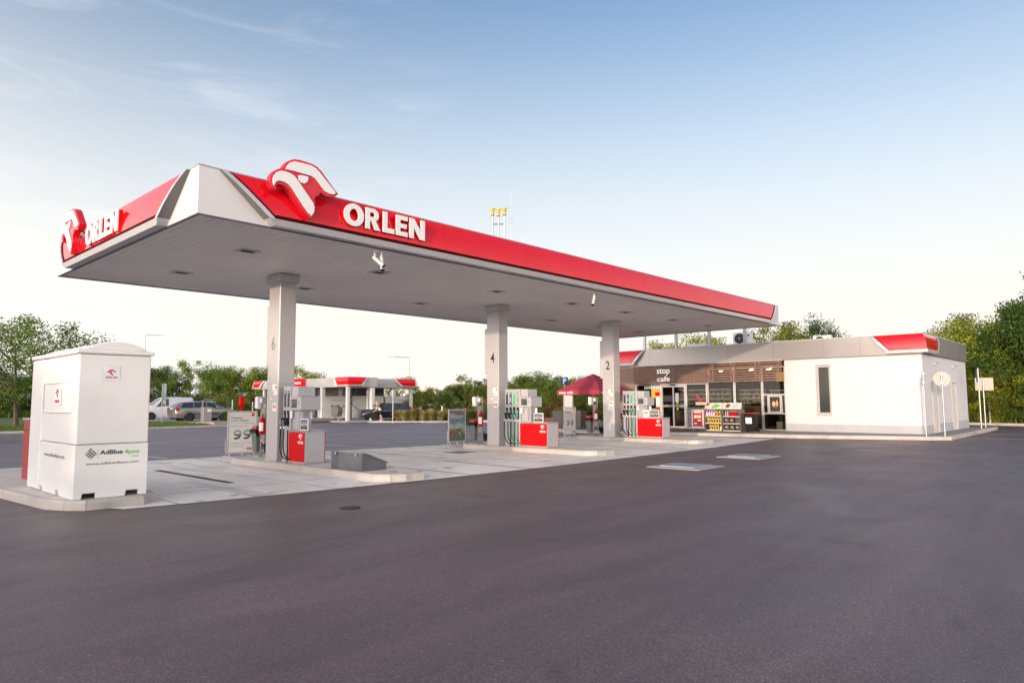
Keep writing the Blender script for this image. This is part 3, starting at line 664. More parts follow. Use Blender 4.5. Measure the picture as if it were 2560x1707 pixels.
# ------------------------------------------------------------------ fuel pumps
def hose(path, r, mat, parent, n=24):
    P = [Vector(p) for p in path]; out = []
    Q = [P[0]*2-P[1]] + P + [P[-1]*2-P[-2]]
    for i in range(1, len(Q)-2):
        for k in range(6):
            t = k/6; a, b, c, d = Q[i-1:i+3]
            out.append(.5*((2*b)+(c-a)*t+(2*a-5*b+4*c-d)*t*t+(3*b-a-3*c+d)*t*t*t))
    out.append(P[-1]); return MB().tube(out, r, 8).build('hose', mat, parent, smooth=True)
def pump(x, ys, ye, cab_y0, cab_y1, disp_y0, disp_y1, noz, label, x2, cabx):
    """ys > ye: hose panel; cabinet cab_y0 > cab_y1; display likewise"""
    t = thing('fuel_pump', (x, ys, .15), label, 'fuel pump', 'fuel pumps under the canopy')
    b = MB().box(x, x2, ye, ys, .15, 2.06).build('hose_module', PGREY, t, bevel=.012)
    pf = box('header_panel', M('pump_header', (.46, .45, .47), .35, .2), t, x+.03, x2-.0, ye-.30, ye-.0015, 1.80 if len(noz) > 2 else 1.80, 2.05, bevel=.008)
    # lower cabinet
    cb = MB().box(cabx, x2+.03, cab_y1, cab_y0 if cab_y0 < ye else ye-.002, .17, .94).build('cabinet', PGREY, t, bevel=.008)
    tp = box('cabinet_top', COPING, cb, cabx-.02, x2+.05, cab_y1-.02, min(cab_y0, ye-.002), .941, .965, bevel=.004)
    rp = box('red_door', REDP, cb, cabx-.014, cabx-.0015, cab_y1+.004, min(cab_y0, ye)-.006, .20, .925, bevel=.003)
    box('red_edge', REDP, cb, x2+.0315, x2+.045, cab_y1-.004, min(cab_y0, ye)-.02, .20, .925)
    box('skirt', STEEL, cb, cabx+.02, x2+.01, cab_y1+.02, min(cab_y0, ye)-.02, .15, .1695)
    mb = MB(); emblem(mb, (cabx-.014, cab_y1+.28, .735), NY, Z_, .19, .003); orlen_small(mb, (cabx-.014, cab_y1+.305, .640), NY, Z_, .25, .062, .003); mb.build('logo', WHITE, rp)
    k_ = MB()
    for yy in (cab_y1+.06, cab_y0-.1): k_.lathe([(.012, 0), (.012, -.006)], (cabx-.014, yy, .895), 8, 'x')
    for yy in (.12, .18): k_.box(cabx+yy, cabx+yy+.035, cab_y1-.003, cab_y1, .19, .205)
    k_.build('lock', STEEL, cb)
    # stem and display
    sm = MB().box(x+.06, x2-.17, disp_y1+.10, ye-.002, .966, 1.455).build('stem', GREYP, t, bevel=.01)
    v = MB()
    for i in range(12): v.box(x+.12, x+.26, disp_y1+.096, disp_y1+.0995, 1.02+i*.034, 1.034+i*.034)
    for i in range(12): v.box(x+.057, x+.0595, disp_y1+.13, disp_y1+.22, 1.02+i*.034, 1.034+i*.034)
    v.build('vents', DGREY, sm)
    w = MB(); w.box(x-.006, x-.001, ye-.10, ye-.012, 1.25, 1.44); w.box(x+.30, x+.306, disp_y1+.02, disp_y1+.10, 1.24, 1.43); w.build('notice', WHITE, sm)
    d = MB().box(x-.035, x2+.02, disp_y1, disp_y0 if disp_y0 < ye else ye-.0025, 1.457, 1.795).build('display_box', PGREY, t, bevel=.012)
    w_ = min(disp_y0, ye)-disp_y1
    box('screen', DARKG, d, x-.038, x-.0355, disp_y1+w_*.36, disp_y1+w_*.90, 1.52, 1.73)
    q = MB(); q.lathe([(.016, 0), (.016, -.006)], (x-.035, disp_y1+.085, 1.64), 10, 'x'); q.build('button', BLACK, d)
    q = MB(); q.box(x-.037, x-.0355, disp_y1+.05, disp_y1+.10, 1.50, 1.575); q.build('sticker', M('tan_print', (.55, .40, .25), .5), d)
    q = MB(); bars(q, (x-.038, disp_y1+w_*.88, 1.53), NY, Z_, [(0.01, w_*.50, .12, .125), (0.01, w_*.3, .07, .075)], .001); q.build('readout', M('lcd', (.25, .27, .22), .4), d)
    # hoses
    for i, (yy, kind) in enumerate(noz):
        mat = {'b': BLACK, 'g': HGREEN}[kind[0]]; lab = {'k': BLKP, 'n': NAVY, 'g': M('bright_green_print', (.02, .50, .12), .4), 's': M('silver_print', (.36, .37, .42), .4)}[kind[1]]
        lb = MB().box(x-.004, x-.0005, yy-.048, yy+.048, 1.49, 1.945).build('grade_label', lab, b)
        tx = MB(); lettering(tx, {'k': 'DIESEL', 'n': 'VERVA', 'g': 'EFECTA', 's': 'VERVA'}[kind[1]], (x-.004, yy+.028, 1.62), Z_, Y_, .20, .045, -.002) if 0 else None
        tx = MB()
        if kind[1] in 'kg': lettering(tx, 'Efecta', (x-.0045, yy-.022, 1.60), Z_, Y_, .19, .045, -.003)
        else: bars(tx, (x-.0045, yy+.012, 1.62), NY, Z_, [(0, .022, 0, .16)], .002)
        bars(tx, (x-.0045, yy+.03, 1.50), NY, Z_, [(0, .06, 0, .03), (.012, .048, .39, .425)], .002)
        tx.build('grade_text', WHITE if kind[1] != 's' else NAVY, lb)
        h = box('holster', BLACK, b, x-.012, x+.002, yy-.05, yy+.05, 1.05, 1.45, bevel=.006)
        n_ = MB()
        n_.tube([(x-.03, yy-.03, 1.34), (x-.035, yy-.012, 1.27), (x-.05, yy+.0, 1.22)], .012, 8)
        spout = n_.build('spout', STEEL, b, smooth=True)
        g = MB().prism([(-.075, .06), (.0, .10), (.045, .03), (.04, -.06), (.01, -.10), (-.03, -.09), (-.045, -.02)], (x-.075, yy+.0, 1.18), (0, -1, 0), Z_, (.055, 0, 0)).build('nozzle', mat if kind[0] == 'g' else BLACK, b, bevel=.012)
        l = MB().tube([(x-.10, yy+.01, 1.10), (x-.105, yy+.055, 1.12), (x-.10, yy+.07, 1.20)], .008, 6).build('trigger_guard', STEEL if kind[0] == 'b' else WPLA, g, smooth=True)
        MB().lathe([(.024, 0), (.024, .015), (.018, .02), (.018, .06)], (x-.085, yy+.045, .99), 10).build('swivel', WPLA, g, smooth=True)
        # hose: from nozzle down, loops to the foot of the next slot
        yb = yy-.17
        hose([(x-.085, yy+.045, .99), (x-.09, yy+.05, .75), (x-.10, yy+.035, .52), (x-.10, yy-.03, .36), (x-.07, yy-.12, .26), (x-.03, yb, .23)], .0155, mat, b)
        s_ = MB().box(x-.018, x+.002, yb-.016, yb+.016, .16, .96).build('hose_slot', BLACK if kind[0] == 'b' else M('slot_black', (.03, .03, .03), .5), b)
    return t
pump(12.09, 3.96, 3.26, 3.255, 2.08, 3.23, 2.76, [(3.87, 'bk'), (3.70, 'bn'), (3.535, 'gg'), (3.37, 'gs')], 'fuel pump with black and green hoses beside the column numbered 4', 12.60, 12.07)
pump(3.96, 4.06, 3.70, 3.698, 2.94, 3.64, 3.15, [(3.96, 'bk'), (3.80, 'bk')], 'fuel pump with only two black hoses beside the column numbered 6', 4.46, 3.94)
pump(19.36, 4.06, 3.36, 3.355, 2.18, 3.33, 2.86, [(3.97, 'bk'), (3.80, 'bn'), (3.635, 'gg'), (3.47, 'gs')], 'farthest fuel pump with black and green hoses beside the column numbered 2', 19.86, 19.34)

# small framed adverts on the pump cabinets
PICT = bpy.data.materials.new('printed_picture'); PICT.use_nodes = True
t_, b_, nn, lk = nodes(PICT); co = nn('TexCoord'); sp = nn('SeparateXYZ'); lk(co.outputs['Generated'], sp.inputs[0])
nz = nn('TexNoise'); nz.inputs['Scale'].default_value = 4.5; nz.inputs['Detail'].default_value = 6; nz.inputs['Distortion'].default_value = 1.2; lk(co.outputs['Generated'], nz.inputs['Vector'])
ad = nn('Math'); ad.operation = 'MULTIPLY_ADD'; ad.inputs[1].default_value = .55; lk(nz.outputs['Fac'], ad.inputs[0]); lk(sp.outputs['Z'], ad.inputs[2])
rp = nn('ValToRGB'); ramp(rp, [(.25, (.03, .03, .03)), (.48, (.07, .06, .05)), (.60, (.16, .13, .06)), (.74, (.40, .42, .36)), (.86, (.10, .30, .45)), (1.0, (.12, .14, .16))]); lk(ad.outputs[0], rp.inputs[0])
lk(rp.outputs[0], b_.inputs['Base Color']); b_.inputs['Roughness'].default_value = .35
def small_ad(x, y, z, w, h, label, red=True):
    t = thing('advert_frame', (x, y, z), label, 'framed advert')
    box('frame', WPLA, t, x, x+.02, y-w, y, z, z+h, bevel=.004)
    box('picture', PICT, t, x-.004, x-.001, y-w+.025, y-.025, z+.025, z+h-.025)
    m_ = MB(); m_.add([(x-.006, y-w*.40, z+h*.35), (x-.006, y-w*.55, z+h*.5), (x-.006, y-w*.68, z+h*.42), (x-.006, y-w*.6, z+h*.25), (x-.006, y-w*.45, z+h*.22)], [(0, 1, 2, 3, 4)])
    m_.build('motorcycle_print', M('dull_red_print', (.35, .05, .04), .4), t)
    [MB().lathe([(h*.11, 0), (h*.11, .001)], (x-.006, y-w*q_, z+h*.22), 12, 'x').build('wheel_print', BLKP, t) for q_ in (.25, .78)]
    return t
small_ad(12.12, 2.70, .966, .41, .30, 'small framed motorcycle advert on the pump cabinet beside column 4')
small_ad(4.0, 3.28, .966, .36, .29, 'small framed motorcycle advert on the two hose pump cabinet beside column 6')
small_ad(19.40, 2.80, .966, .44, .30, 'small framed motorcycle advert on the farthest pump cabinet beside column 2')
t = thing('notice_sign', (19.38, 3.08, .966), 'white notice with red print left of the farthest small motorcycle advert', 'notice')
box('board', WPLA, t, 19.38, 19.39, 2.82, 3.08, .966, 1.27); m_ = MB(); bars(m_, (19.38, 3.06, 1.14), NY, Z_, [(0, .2, .0, .045)], .003); m_.build('red_print', RED, t); m_ = MB(); bars(m_, (19.38, 3.06, 1.0), NY, Z_, [(0, .2, .07, .085), (0, .16, .03, .045)], .003); m_.build('small_print', MGREY, t)

# grey hatch box on the near end of island 6
t = thing('service_hatch', (4.1, 1.05, .15), 'dark grey sloping sheet metal hatch on the island near the two hose pump', 'hatch')
prof = [(3.86, .15), (4.52, .15), (4.52, .30), (3.98, .50), (3.86, .52)]
MB().prism([(a, b) for a, b in prof], (0, .45, 0), X_, Z_, (0, 1.2, 0)).build('body', HATCH, t, bevel=.004)
MB().prism([(3.84, .522), (3.985, .503), (4.55, .285), (4.55, .315), (3.99, .535), (3.84, .555)], (0, .42, 0), X_, Z_, (0, 1.26, 0)).build('lid', M('hatch_lid', (.20, .20, .21), .35, .5, var=.1), t, bevel=.003)
[MB().box(3.825, 3.839, a, a+.06, .47, .53).build('hinge', STEEL, t) for a in (.6, 1.4)]
o = MB().lathe([(.10, 0), (.10, .008)], (4.25, -.15, .148), 14).build('inspection_lid', M('cast_iron2', (.22, .20, .18), .7), loc=(4.25, -.15, .148)); tag(o, 'small round cap set in the slab near the island tip before the grey hatch', 'drain cap')

# poster stands (face the camera side, -Y)
def poster(x0, w, y, z0, z1, kind, label):
    t = thing('poster_stand', (x0+w/2, y, 0), label, 'poster stand', 'double sided poster stands at the back of the islands')
    fr = MB(); f = .045
    for a in ((x0, x0+w, z0, z0+f), (x0, x0+w, z1-f, z1), (x0, x0+f, z0+f, z1-f), (x0+w-f, x0+w, z0+f, z1-f)): fr.box(a[0], a[1], y-.02, y+.02, a[2], a[3])
    fr.build('frame', ALU, t, bevel=.006)
    pb = box('poster', M('poster_pale_grey', (.74, .70, .67), .35, var=.03) if kind == 'n' else PICT, t, x0+f, x0+w-f, y-.008, y+.008, z0+f, z1-f)
    s = MB()
    for x in (x0+.08, x0+w/2, x0+w-.08): s.box(x-.018, x+.018, y-.02, y+.02, .035, z0+.002)
    s.box(x0-.055, x0-.03, y-.012, y+.012, .05, .55); s.box(x0-.055, x0+.01, y-.012, y+.012, .10, .14)
    s.build('leg', ALU, t)
    b = MB(); b.tube([(x0+.08, y-.42, .02), (x0+.08, y+.42, .02)], .017, 6); b.tube([(x0+w-.08, y-.42, .02), (x0+w-.08, y+.42, .02)], .017, 6); b.tube([(x0+.08, y, .03), (x0+w-.08, y, .03)], .014, 6)
    b.build('base', ALU, t)
    u = lambda a, b_: (x0+w*a, y-.008, z0+(z1-z0)*b_); W2 = w; H2 = z1-z0
    rd = MB(); bars(rd, u(.80, .875), X_, Z_, [(0, .10*W2, 0, .075*H2)], .003); r_ = rd.build('red_mark', REDP if kind == 'n' else M('poster_red', (.75, .08, .06), .4), pb)
    m_ = MB(); emblem(m_, u(.822, .905), X_, Z_, .058*W2, .005); m_.build('emblem', WHITE, r_)
    if kind == 'n':
        m_ = MB(); lettering(m_, 'Kvalitné', u(.115, .815), X_, Z_, .37*W2, .046*H2, .003, .022); lettering(m_, 'palivo Efecta', u(.115, .745), X_, Z_, .58*W2, .048*H2, .003, .022); m_.build('headline', DPRT, pb)
        m_ = MB(); lettering(m_, 's novými aditívami', u(.115, .685), X_, Z_, .75*W2, .046*H2, .003); lettering(m_, 'odstránia až', u(.115, .625), X_, Z_, .54*W2, .046*H2, .003); lettering(m_, 'usadenín z motora', u(.10, .225), X_, Z_, .76*W2, .046*H2, .003); m_.build('subline', MGREY, pb)
        for q_ in (0, 1):
            m_ = MB(); o9 = Vector(u(.19+.33*q_, .335))+Vector((0, -.003, 0)); gw, gh = .29*W2, .215*H2; n9 = 28
            oa = [(.5+.5*math.cos(6.2832*k/n9), .68+.34*math.sin(6.2832*k/n9)) for k in range(n9)]; ia = [(.5+.20*math.cos(6.2832*k/n9), .70+.13*math.sin(6.2832*k/n9)) for k in range(n9)]
            tl = [(.98, .62), (.90, .36), (.72, .10), (.46, -.02), (.14, -.0), (.0, .16), (.30, .20), (.48, .22), (.60, .34), (.66, .50)]
            W9 = lambda p: o9 + X_*(p[0]*gw) + Z_*(p[1]*gh)
            m_.add([W9(p) for p in oa+ia], [(k, (k+1) % n9, n9+(k+1) % n9, n9+k) for k in range(n9)]); m_.add([W9(p)+Vector((0, -.0005, 0)) for p in tl], [tuple(range(len(tl)))])
            m_.build('number_print', NINE, pb)
        m_ = MB(); bars(m_, u(.1, .1), X_, Z_, [(0, .5*W2, .085*H2, .09*H2), (0, .45*W2, .065*H2, .07*H2), (0, .48*W2, .045*H2, .05*H2)], .003); m_.build('small_print', MGREY, pb)
        m_ = MB(); bars(m_, u(.66, .075), X_, Z_, [(0, .25*W2, 0, .055*H2)], .003); k_ = m_.build('red_tab', REDP, pb)
        m_ = MB(); lettering(m_, 'efecta', u(.68, .087), X_, Z_, .20*W2, .034*H2, .006, .02); m_.build('lettering', WHITE, k_)
        m_ = MB(); m_.lathe([(.02, 0), (.02, -.002)], u(.57, .10), 10, 'y'); m_.build('dot', LGREEN, pb)
    else:
        m_ = MB(); lettering(m_, 'Nasledujte kvalitu', u(.10, .76), X_, Z_, .78*W2, .05*H2, .003, .03); bars(m_, u(.1, .72), X_, Z_, [(0, .68*W2, 0, .012*H2), (0, .28*W2, .12*H2, .135*H2)], .003); m_.build('headline', WHITE, pb)
        m_ = MB()
        pts = [(.13, .20), (.22, .28), (.34, .34), (.36, .44), (.30, .50), (.36, .52), (.42, .44), (.38, .34), (.28, .26), (.22, .18)]
        m_.add([Vector(u(a, b_))+Vector((0, -.004, 0)) for a, b_ in pts], [tuple(range(len(pts)))]); m_.build('red_streak', M('poster_orange_red', (.55, .10, .05), .4), pb)
        m_ = MB(); pts = [(.05, .05), (.95, .05), (.80, .30), (.62, .42), (.50, .36), (.30, .22), (.05, .16)]
        m_.add([Vector(u(a, b_))+Vector((0, -.0025, 0)) for a, b_ in pts], [tuple(range(len(pts)))]); m_.build('road_print', DPRT, pb)
        m_ = MB(); bars(m_, u(.60, .24), X_, Z_, [(0, .03*W2, 0, .05*H2), (.07*W2, .10*W2, -.01*H2, .02*H2), (-.22*W2, .02*W2, .19*H2, .215*H2)], .005); m_.build('light_flecks', WHITE, pb)
    return t
NINE = bpy.data.materials.new('landscape_print'); NINE.use_nodes = True
t_, b_, nn, lk = nodes(NINE); co = nn('TexCoord'); sp = nn('SeparateXYZ'); lk(co.outputs['Generated'], sp.inputs[0])
nz = nn('TexNoise'); nz.inputs['Scale'].default_value = 5; lk(co.outputs['Generated'], nz.inputs['Vector']); ad = nn('Math'); ad.operation = 'MULTIPLY_ADD'; ad.inputs[1].default_value = .25; lk(nz.outputs['Fac'], ad.inputs[0]); lk(sp.outputs['Z'], ad.inputs[2])
rp = nn('ValToRGB'); ramp(rp, [(.15, (.06, .055, .045)), (.55, (.12, .12, .05)), (.72, (.30, .30, .20)), (.80, (.45, .50, .52)), (1.0, (.20, .34, .38))]); lk(ad.outputs[0], rp.inputs[0]); lk(rp.outputs[0], b_.inputs['Base Color'])
poster(4.47, .94, 8.3, .11, 1.40, 'n', 'pale grey poster stand reading 99 behind the column numbered 6, largest of the poster stands')
poster(12.40, .88, 7.2, .13, 1.36, 'p', 'dark poster stand showing a road and a bright sky behind the column numbered 4')
poster(19.80, .86, 7.57, .10, 1.37, 'n', 'pale grey poster stand reading 99 beside the column numbered 2, the small distant one')

# service posts with towel dispenser, extinguisher, bin and bucket
def station(x, y, which, k):
    t = thing('service_post', (x, y, .15), 'grey double service post with a white towel dispenser behind column %s' % which, 'service post', 'service posts behind the columns')
    m_ = MB(); m_.tube([(x, y+.07, .15), (x, y+.07, 1.86)], .026, 10); m_.tube([(x+.02, y-.14, .3), (x+.02, y-.14, 1.75)], .022, 10); m_.box(x-.02, x+.04, y-.14, y+.07, .55, .85); m_.box(x-.01, x+.03, y-.14, y+.07, .3, .34); m_.box(x-.012, x+.045, y-.13, y+.06, 1.02, 1.5)
    m_.build('frame', POST, t)
    MB().lathe([(.15, 0), (.14, .02), (.05, .035), (.03, .04)], (x, y+.07, .15), 14).build('foot', STEEL, t, smooth=True)
    MB().box(x-.12, x+.10, y+.10, y+.27, 1.47, 1.82).build('towel_dispenser', WPLA, t, bevel=.035, seg=3)
    MB().box(x-.10, x+.06, y-.14, y+.02, 1.60, 1.80).build('glove_box', M('dispenser_grey', (.33, .30, .29), .4), t, bevel=.02)
    m_ = MB(); m_.box(x-.104, x-.1005, y-.11, y-.01, 1.66, 1.76); m_.build('label_plate', WHITE, t)
    # extinguisher
    e = thing('fire_extinguisher', (x-.06, y-.13, .78), 'red fire extinguisher with a white label hung on the service post behind column %s' % which, 'extinguisher', 'fire extinguishers on the service posts')
    ex, ey = x-.07, y-.12
    b_ = MB().lathe([(.03, .78), (.082, .80), (.085, .83), (.085, 1.14), (.07, 1.19), (.03, 1.22), (.025, 1.25)], (ex, ey, 0), 18).build('cylinder', REDP, e, smooth=True)
    m_ = MB(); n = 8; vs = []
    for i in range(n+1):
        a = R(180-45+90*i/n+35); vs += [(ex+.0865*math.cos(a), ey+.0865*math.sin(a), .87), (ex+.0865*math.cos(a), ey+.0865*math.sin(a), 1.10)]
    m_.add(vs, [(2*i, 2*i+2, 2*i+3, 2*i+1) for i in range(n)]); m_.build('paper_label', WHITE, b_)
    MB().tube([(ex, ey, 1.25), (ex-.03, ey-.06, 1.30), (ex-.02, ey-.12, 1.33)], .014, 8).build('handle', BLACK, e)
    hose([(ex, ey, 1.24), (ex-.02, ey-.10, 1.24), (ex-.02, ey-.13, 1.14), (ex-.03, ey-.04, 1.10), (ex-.03, ey+.05, 1.14), (ex-.01, ey+.02, 1.2)], .012, BLACK, e)
    # bin
    bn = thing('waste_bin', (x+.05, y+.26, .27), 'grey green bin with black liner and red lid hung behind column %s' % which, 'bin', 'bins on the service posts')
    cx, cy = x+.02, y+.27
    def tub(z0, z1, a, b): return MB().add([(cx-a, cy-a, z0), (cx+a, cy-a, z0), (cx+a, cy+a, z0), (cx-a, cy+a, z0), (cx-b, cy-b, z1), (cx+b, cy-b, z1), (cx+b, cy+b, z1), (cx-b, cy+b, z1)], [(0, 3, 2, 1), (4, 5, 6, 7), (0, 1, 5, 4), (1, 2, 6, 5), (2, 3, 7, 6), (3, 0, 4, 7)])
    tub(.27, .86, .10, .155).build('tub', BINGR, bn, bevel=.02)
    l = tub(.80, .905, .165, .172); l.add([(cx-.17, cy-.17, .80), (cx-.05, cy-.172, .80), (cx-.12, cy-.18, .70-.03*k), (cx+.17, cy-.17, .80), (cx+.08, cy-.178, .74)], [(0, 1, 2), (1, 3, 4)]); l.build('liner', BLACK, bn)
    tub(.906, 1.01, .150, .115).build('lid', M('bin_lid_red', (.42, .01, .015), .35), bn, bevel=.025)
    # bucket
    bk = thing('squeegee_bucket', (x, y-.34, .15), 'black bucket with a squeegee handle on the ground behind column %s' % which, 'bucket', 'squeegee buckets behind the columns')
    MB().lathe([(.10, 0), (.13, .24), (.14, .25), (.13, .25), (.10, .06)], (x, y-.36, .27), 16).build('tub', BLACK, bk, smooth=True)
    MB().lathe([(.12, 0), (.12, .12)], (x, y-.36, .15), 12).build('stand', POST, bk)
    MB().tube([(x-.02, y-.34, .35), (x-.06, y-.10 if k else y-.28, .62)], .012, 6).build('handle', ALU if k else BLACK, bk)
station(12.2, 5.32, '4', 0); station(4.45, 6.08, '6', 1); station(19.5, 5.62, '2', 0)

# ------------------------------------------------------------------ white fluid tank cabinet
t = thing('tank_cabinet', (-1.15, 1.55, .15), 'tall white plastic fluid tank cabinet with a domed lid and green lettering', 'tank cabinet')
X0, X1, Y0, Y1 = -1.68, -.60, .17, 2.92
def notched(z0, z1, xs, ys, plist):  # wall with notches at the bottom, polygon in (s,z)
    pts = [(xs, z0)]
    for a, b in plist: pts += [(a, z0), (a+.015, z0+.085), (b, z0+.085), (b, z0)]
    pts += [(ys, z0), (ys, z1), (xs, z1)]; return pts
lw = MB()
lw.prism(notched(.15, .995, X0, X1, [(-1.56, -1.36), (-.93, -.73)]), (0, Y0, 0), X_, Z_, (0, .06, 0))
lw.prism(notched(.15, .995, X0, X1, [(-1.56, -1.36), (-.93, -.73)]), (0, Y1, 0), X_, Z_, (0, -.06, 0))
lw.prism(notched(.15, .995, Y0+.061, 2.15, [(.97, 1.16), (1.95, 2.13)]), (X0+.002, 0, 0), Y_, Z_, (.06, 0, 0))
lw.prism(notched(.15, .995, Y0+.061, Y1-.061, [(.97, 1.16), (1.95, 2.13)]), (X1-.002, 0, 0), Y_, Z_, (-.06, 0, 0))
lw.box(X0+.07, X1-.07, Y0+.07, Y1-.07, .28, .99)
lw.build('lower_body', WPLA, t, bevel=.012)
ub = MB().box(X0+.004, X1-.004, Y0+.004, Y1-.06, 1.003, 2.44).build('upper_body', WPLA, t, bevel=.02)
MB().box(X0-.014, X0+.35, 2.18, Y1+.01, .155, 2.44).build('side_pod', WPLA, t, bevel=.025)
MB().box(X0-.028, X0+.002, .46, 2.14, 1.50, 1.515).build('lip', WPLA, ub, bevel=.006); 
m_ = MB(); m_.box(X0-.012, X0+.002, .50, 2.10, 1.99, 2.0); m_.box(X0-.012, X0+.002, 2.105, 2.12, 1.52, 1.985); m_.build('door_seam', M('seam_shadow_grey', (.58, .56, .55), .5), ub)
ld = MB(); ld.box(X0-.04, X1+.035, Y0-.035, Y1+.02, 2.445, 2.515); lid = ld.build('lid', WPLA, t, bevel=.02)
dm = MB(); nx_ = 14; prof = [(math.cos(math.pi*i/nx_), math.sin(math.pi*i/nx_)) for i in range(nx_+1)]
cxm, hw = (X0+X1)/2, (X1-X0)/2-.05
pts = [(cxm-hw*(1-2*i/nx_)*1.0, .14*(1-abs(1-2*i/nx_)**2.2)) for i in range(nx_+1)]
dm.prism([(a, 2.514+b) for a, b in pts], (0, Y0+.0, 0), X_, Z_, (0, Y1-Y0-.28, 0)); dm.build('dome', WPLA, lid, bevel=.02)
s_ = MB().box(X0-.008, X0-.001, 1.05, 1.45, 1.62, 1.90).build('logo_plate', WHITE, ub)
mb = MB(); emblem(mb, (X0-.008, 1.35, 1.745), NY, Z_, .20, .003); orlen_small(mb, (X0-.008, 1.375, 1.665), NY, Z_, .26, .05, .003); mb.build('logo', REDP, s_)
s_ = MB(); bars(s_, (-1.335, Y0+.004, 2.01), X_, Z_, [(0, .255, 0, .25)], .003); s_ = s_.build('logo_plate', M('sticker_pale', (.72, .74, .79), .4), ub)
mb = MB(); emblem(mb, (-1.275, Y0+.004, 2.10), X_, Z_, .138, .005); orlen_small(mb, (-1.295, Y0+.004, 2.055), X_, Z_, .185, .033, .005); mb.build('logo', M('logo_deep_red', (.50, .01, .03), .4), s_)
fr_ = MB(); bars(fr_, (-1.335, Y0+.004, 2.01), X_, Z_, [(0, .255, 0, .003), (0, .255, .247, .25), (0, .003, 0, .25), (.252, .255, 0, .25)], .004); fr_.build('border', M('pinkish_print', (.6, .42, .45), .5), s_)
# chequer mark
mk, mg = MB(), MB(); c0 = Vector((-1.455, Y0, .855)); s = .0235
for i in range(-3, 4):
    for j in range(-3, 4):
        if abs(i)+abs(j) <= 3 and (i+j) % 2 == 1:
            q = [(i*s-s/2, i*s+s/2, j*s-s/2, j*s+s/2)]
            bars(mg if (i in (-3,) or j == -3 or (i == 1 and j == 2) or (i, j) == (-2, 1)) else mk, c0, X_, Z_, q, .004)
lb = [c for c in t.children if c.name.startswith('lower_body')][0]
mk.build('chequer_mark', NAVY if 0 else BLKP, lb); mg.build('chequer_mark', LGREEN, lb)
m_ = MB(); bars(m_, (-1.353, Y0, .775), X_, Z_, [(0, .003, 0, .15)], .004); lettering(m_, 'AdBlue', (-1.325, Y0, .835), X_, Z_, .335, .07, .004, .025); lettering(m_, 'www.adblue4you.com', (-1.52, Y0, .665), X_, Z_, .78, .052, .004, .004); m_.build('lettering', BLKP, lb)
m_ = MB(); lettering(m_, '4you', (-.965, Y0, .815), X_, Z_, .222, .082, .004, .025); a, b = ring(-.805, .787, .062, .014, .006, 24)
b = [(-.805+(p[0]+.805)*.9, .787+(p[1]-.787)*.45) for p in a]
m_.add([(p[0], Y0-.004, p[1]) for p in a]+[(p[0], Y0-.004, p[1]) for p in b], [(i, (i+1) % 24, 24+(i+1) % 24, 24+i) for i in range(24)]); m_.build('lettering', LGREEN, lb)
m_ = MB(); bars(m_, (X0+.002, 2.02, .66), NY, Z_, [(0, 1.45, 0, .004), (0, 1.45, .26, .264), (0, .004, 0, .264)], .004); m_.build('door_seam', M('seam_light', (.68, .66, .65), .5), lb)
m_ = MB(); lettering(m_, 'www.adblue4you.com', (X0+.002, 1.90, .74), NY, Z_, 1.2, .085, .004, .006); m_.build('lettering', M('brownish_print', (.20, .15, .13), .5), lb)
m_ = MB()
for (x, y) in ((-1.70, 1.0), (-1.70, 1.7)): m_.lathe([(.012, 0), (.012, -.006)], (x-.03, y, 2.48), 8, 'x')
m_.build('rivet', MGREY, lid)

t = thing('red_cabinet', (-1.1, 5.0, .15), 'narrow dark red cabinet half hidden behind the white tank cabinet', 'cabinet')
box('body', M('cabinet_red', (.34, .012, .016), .4, var=.06), t, -1.42, -.85, 4.2, 4.66, .15, 1.33, bevel=.006); box('top', GREYP, t, -1.44, -.83, 4.18, 4.68, 1.331, 1.365)
box('joint', REDD, t, -1.423, -.847, 4.197, 4.663, 1.12, 1.128)

# ------------------------------------------------------------------ shop
SX, SY, SE = 28.79, -5.02, 11.6
pv = [(24.30, 4.6), (25.35, -.9), (26.98, -5.55), (27.5, -6.10), (40.1, -5.9), (40.1, 3), (40.1, 14), (31.5, 20), (27, 19.5), (23.9, 10.5), (23.6, 8.2)]
pm = M('grey_paving', (.25, .235, .225), .85, var=.16, nscale=1.2)
t_, b_, nn, lk = nodes(pm); co = nn('TexCoord'); br = nn('TexBrick'); br.inputs['Scale'].default_value = 1; br.inputs['Brick Width'].default_value = .2; br.inputs['Row Height'].default_value = .1; br.inputs['Mortar Size'].default_value = .004
br.inputs['Color1'].default_value = (1, 1, 1, 1); br.inputs['Color2'].default_value = (.82, .82, .82, 1); br.inputs['Mortar'].default_value = (.5, .5, .5, 1); lk(co.outputs['Object'], br.inputs['Vector'])
src = b_.inputs['Base Color'].links[0].from_socket; m4 = nn('Mix'); m4.data_type = 'RGBA'; m4.blend_type = 'MULTIPLY'; m4.inputs['Factor'].default_value = 1; lk(src, m4.inputs['A']); lk(br.outputs['Color'], m4.inputs['B']); lk(m4.outputs['Result'], b_.inputs['Base Color'])
MB().prism(pv, (0, 0, .002), X_, Y_, (0, 0, .144)).build('pavement', pm)['kind'] = 'structure'
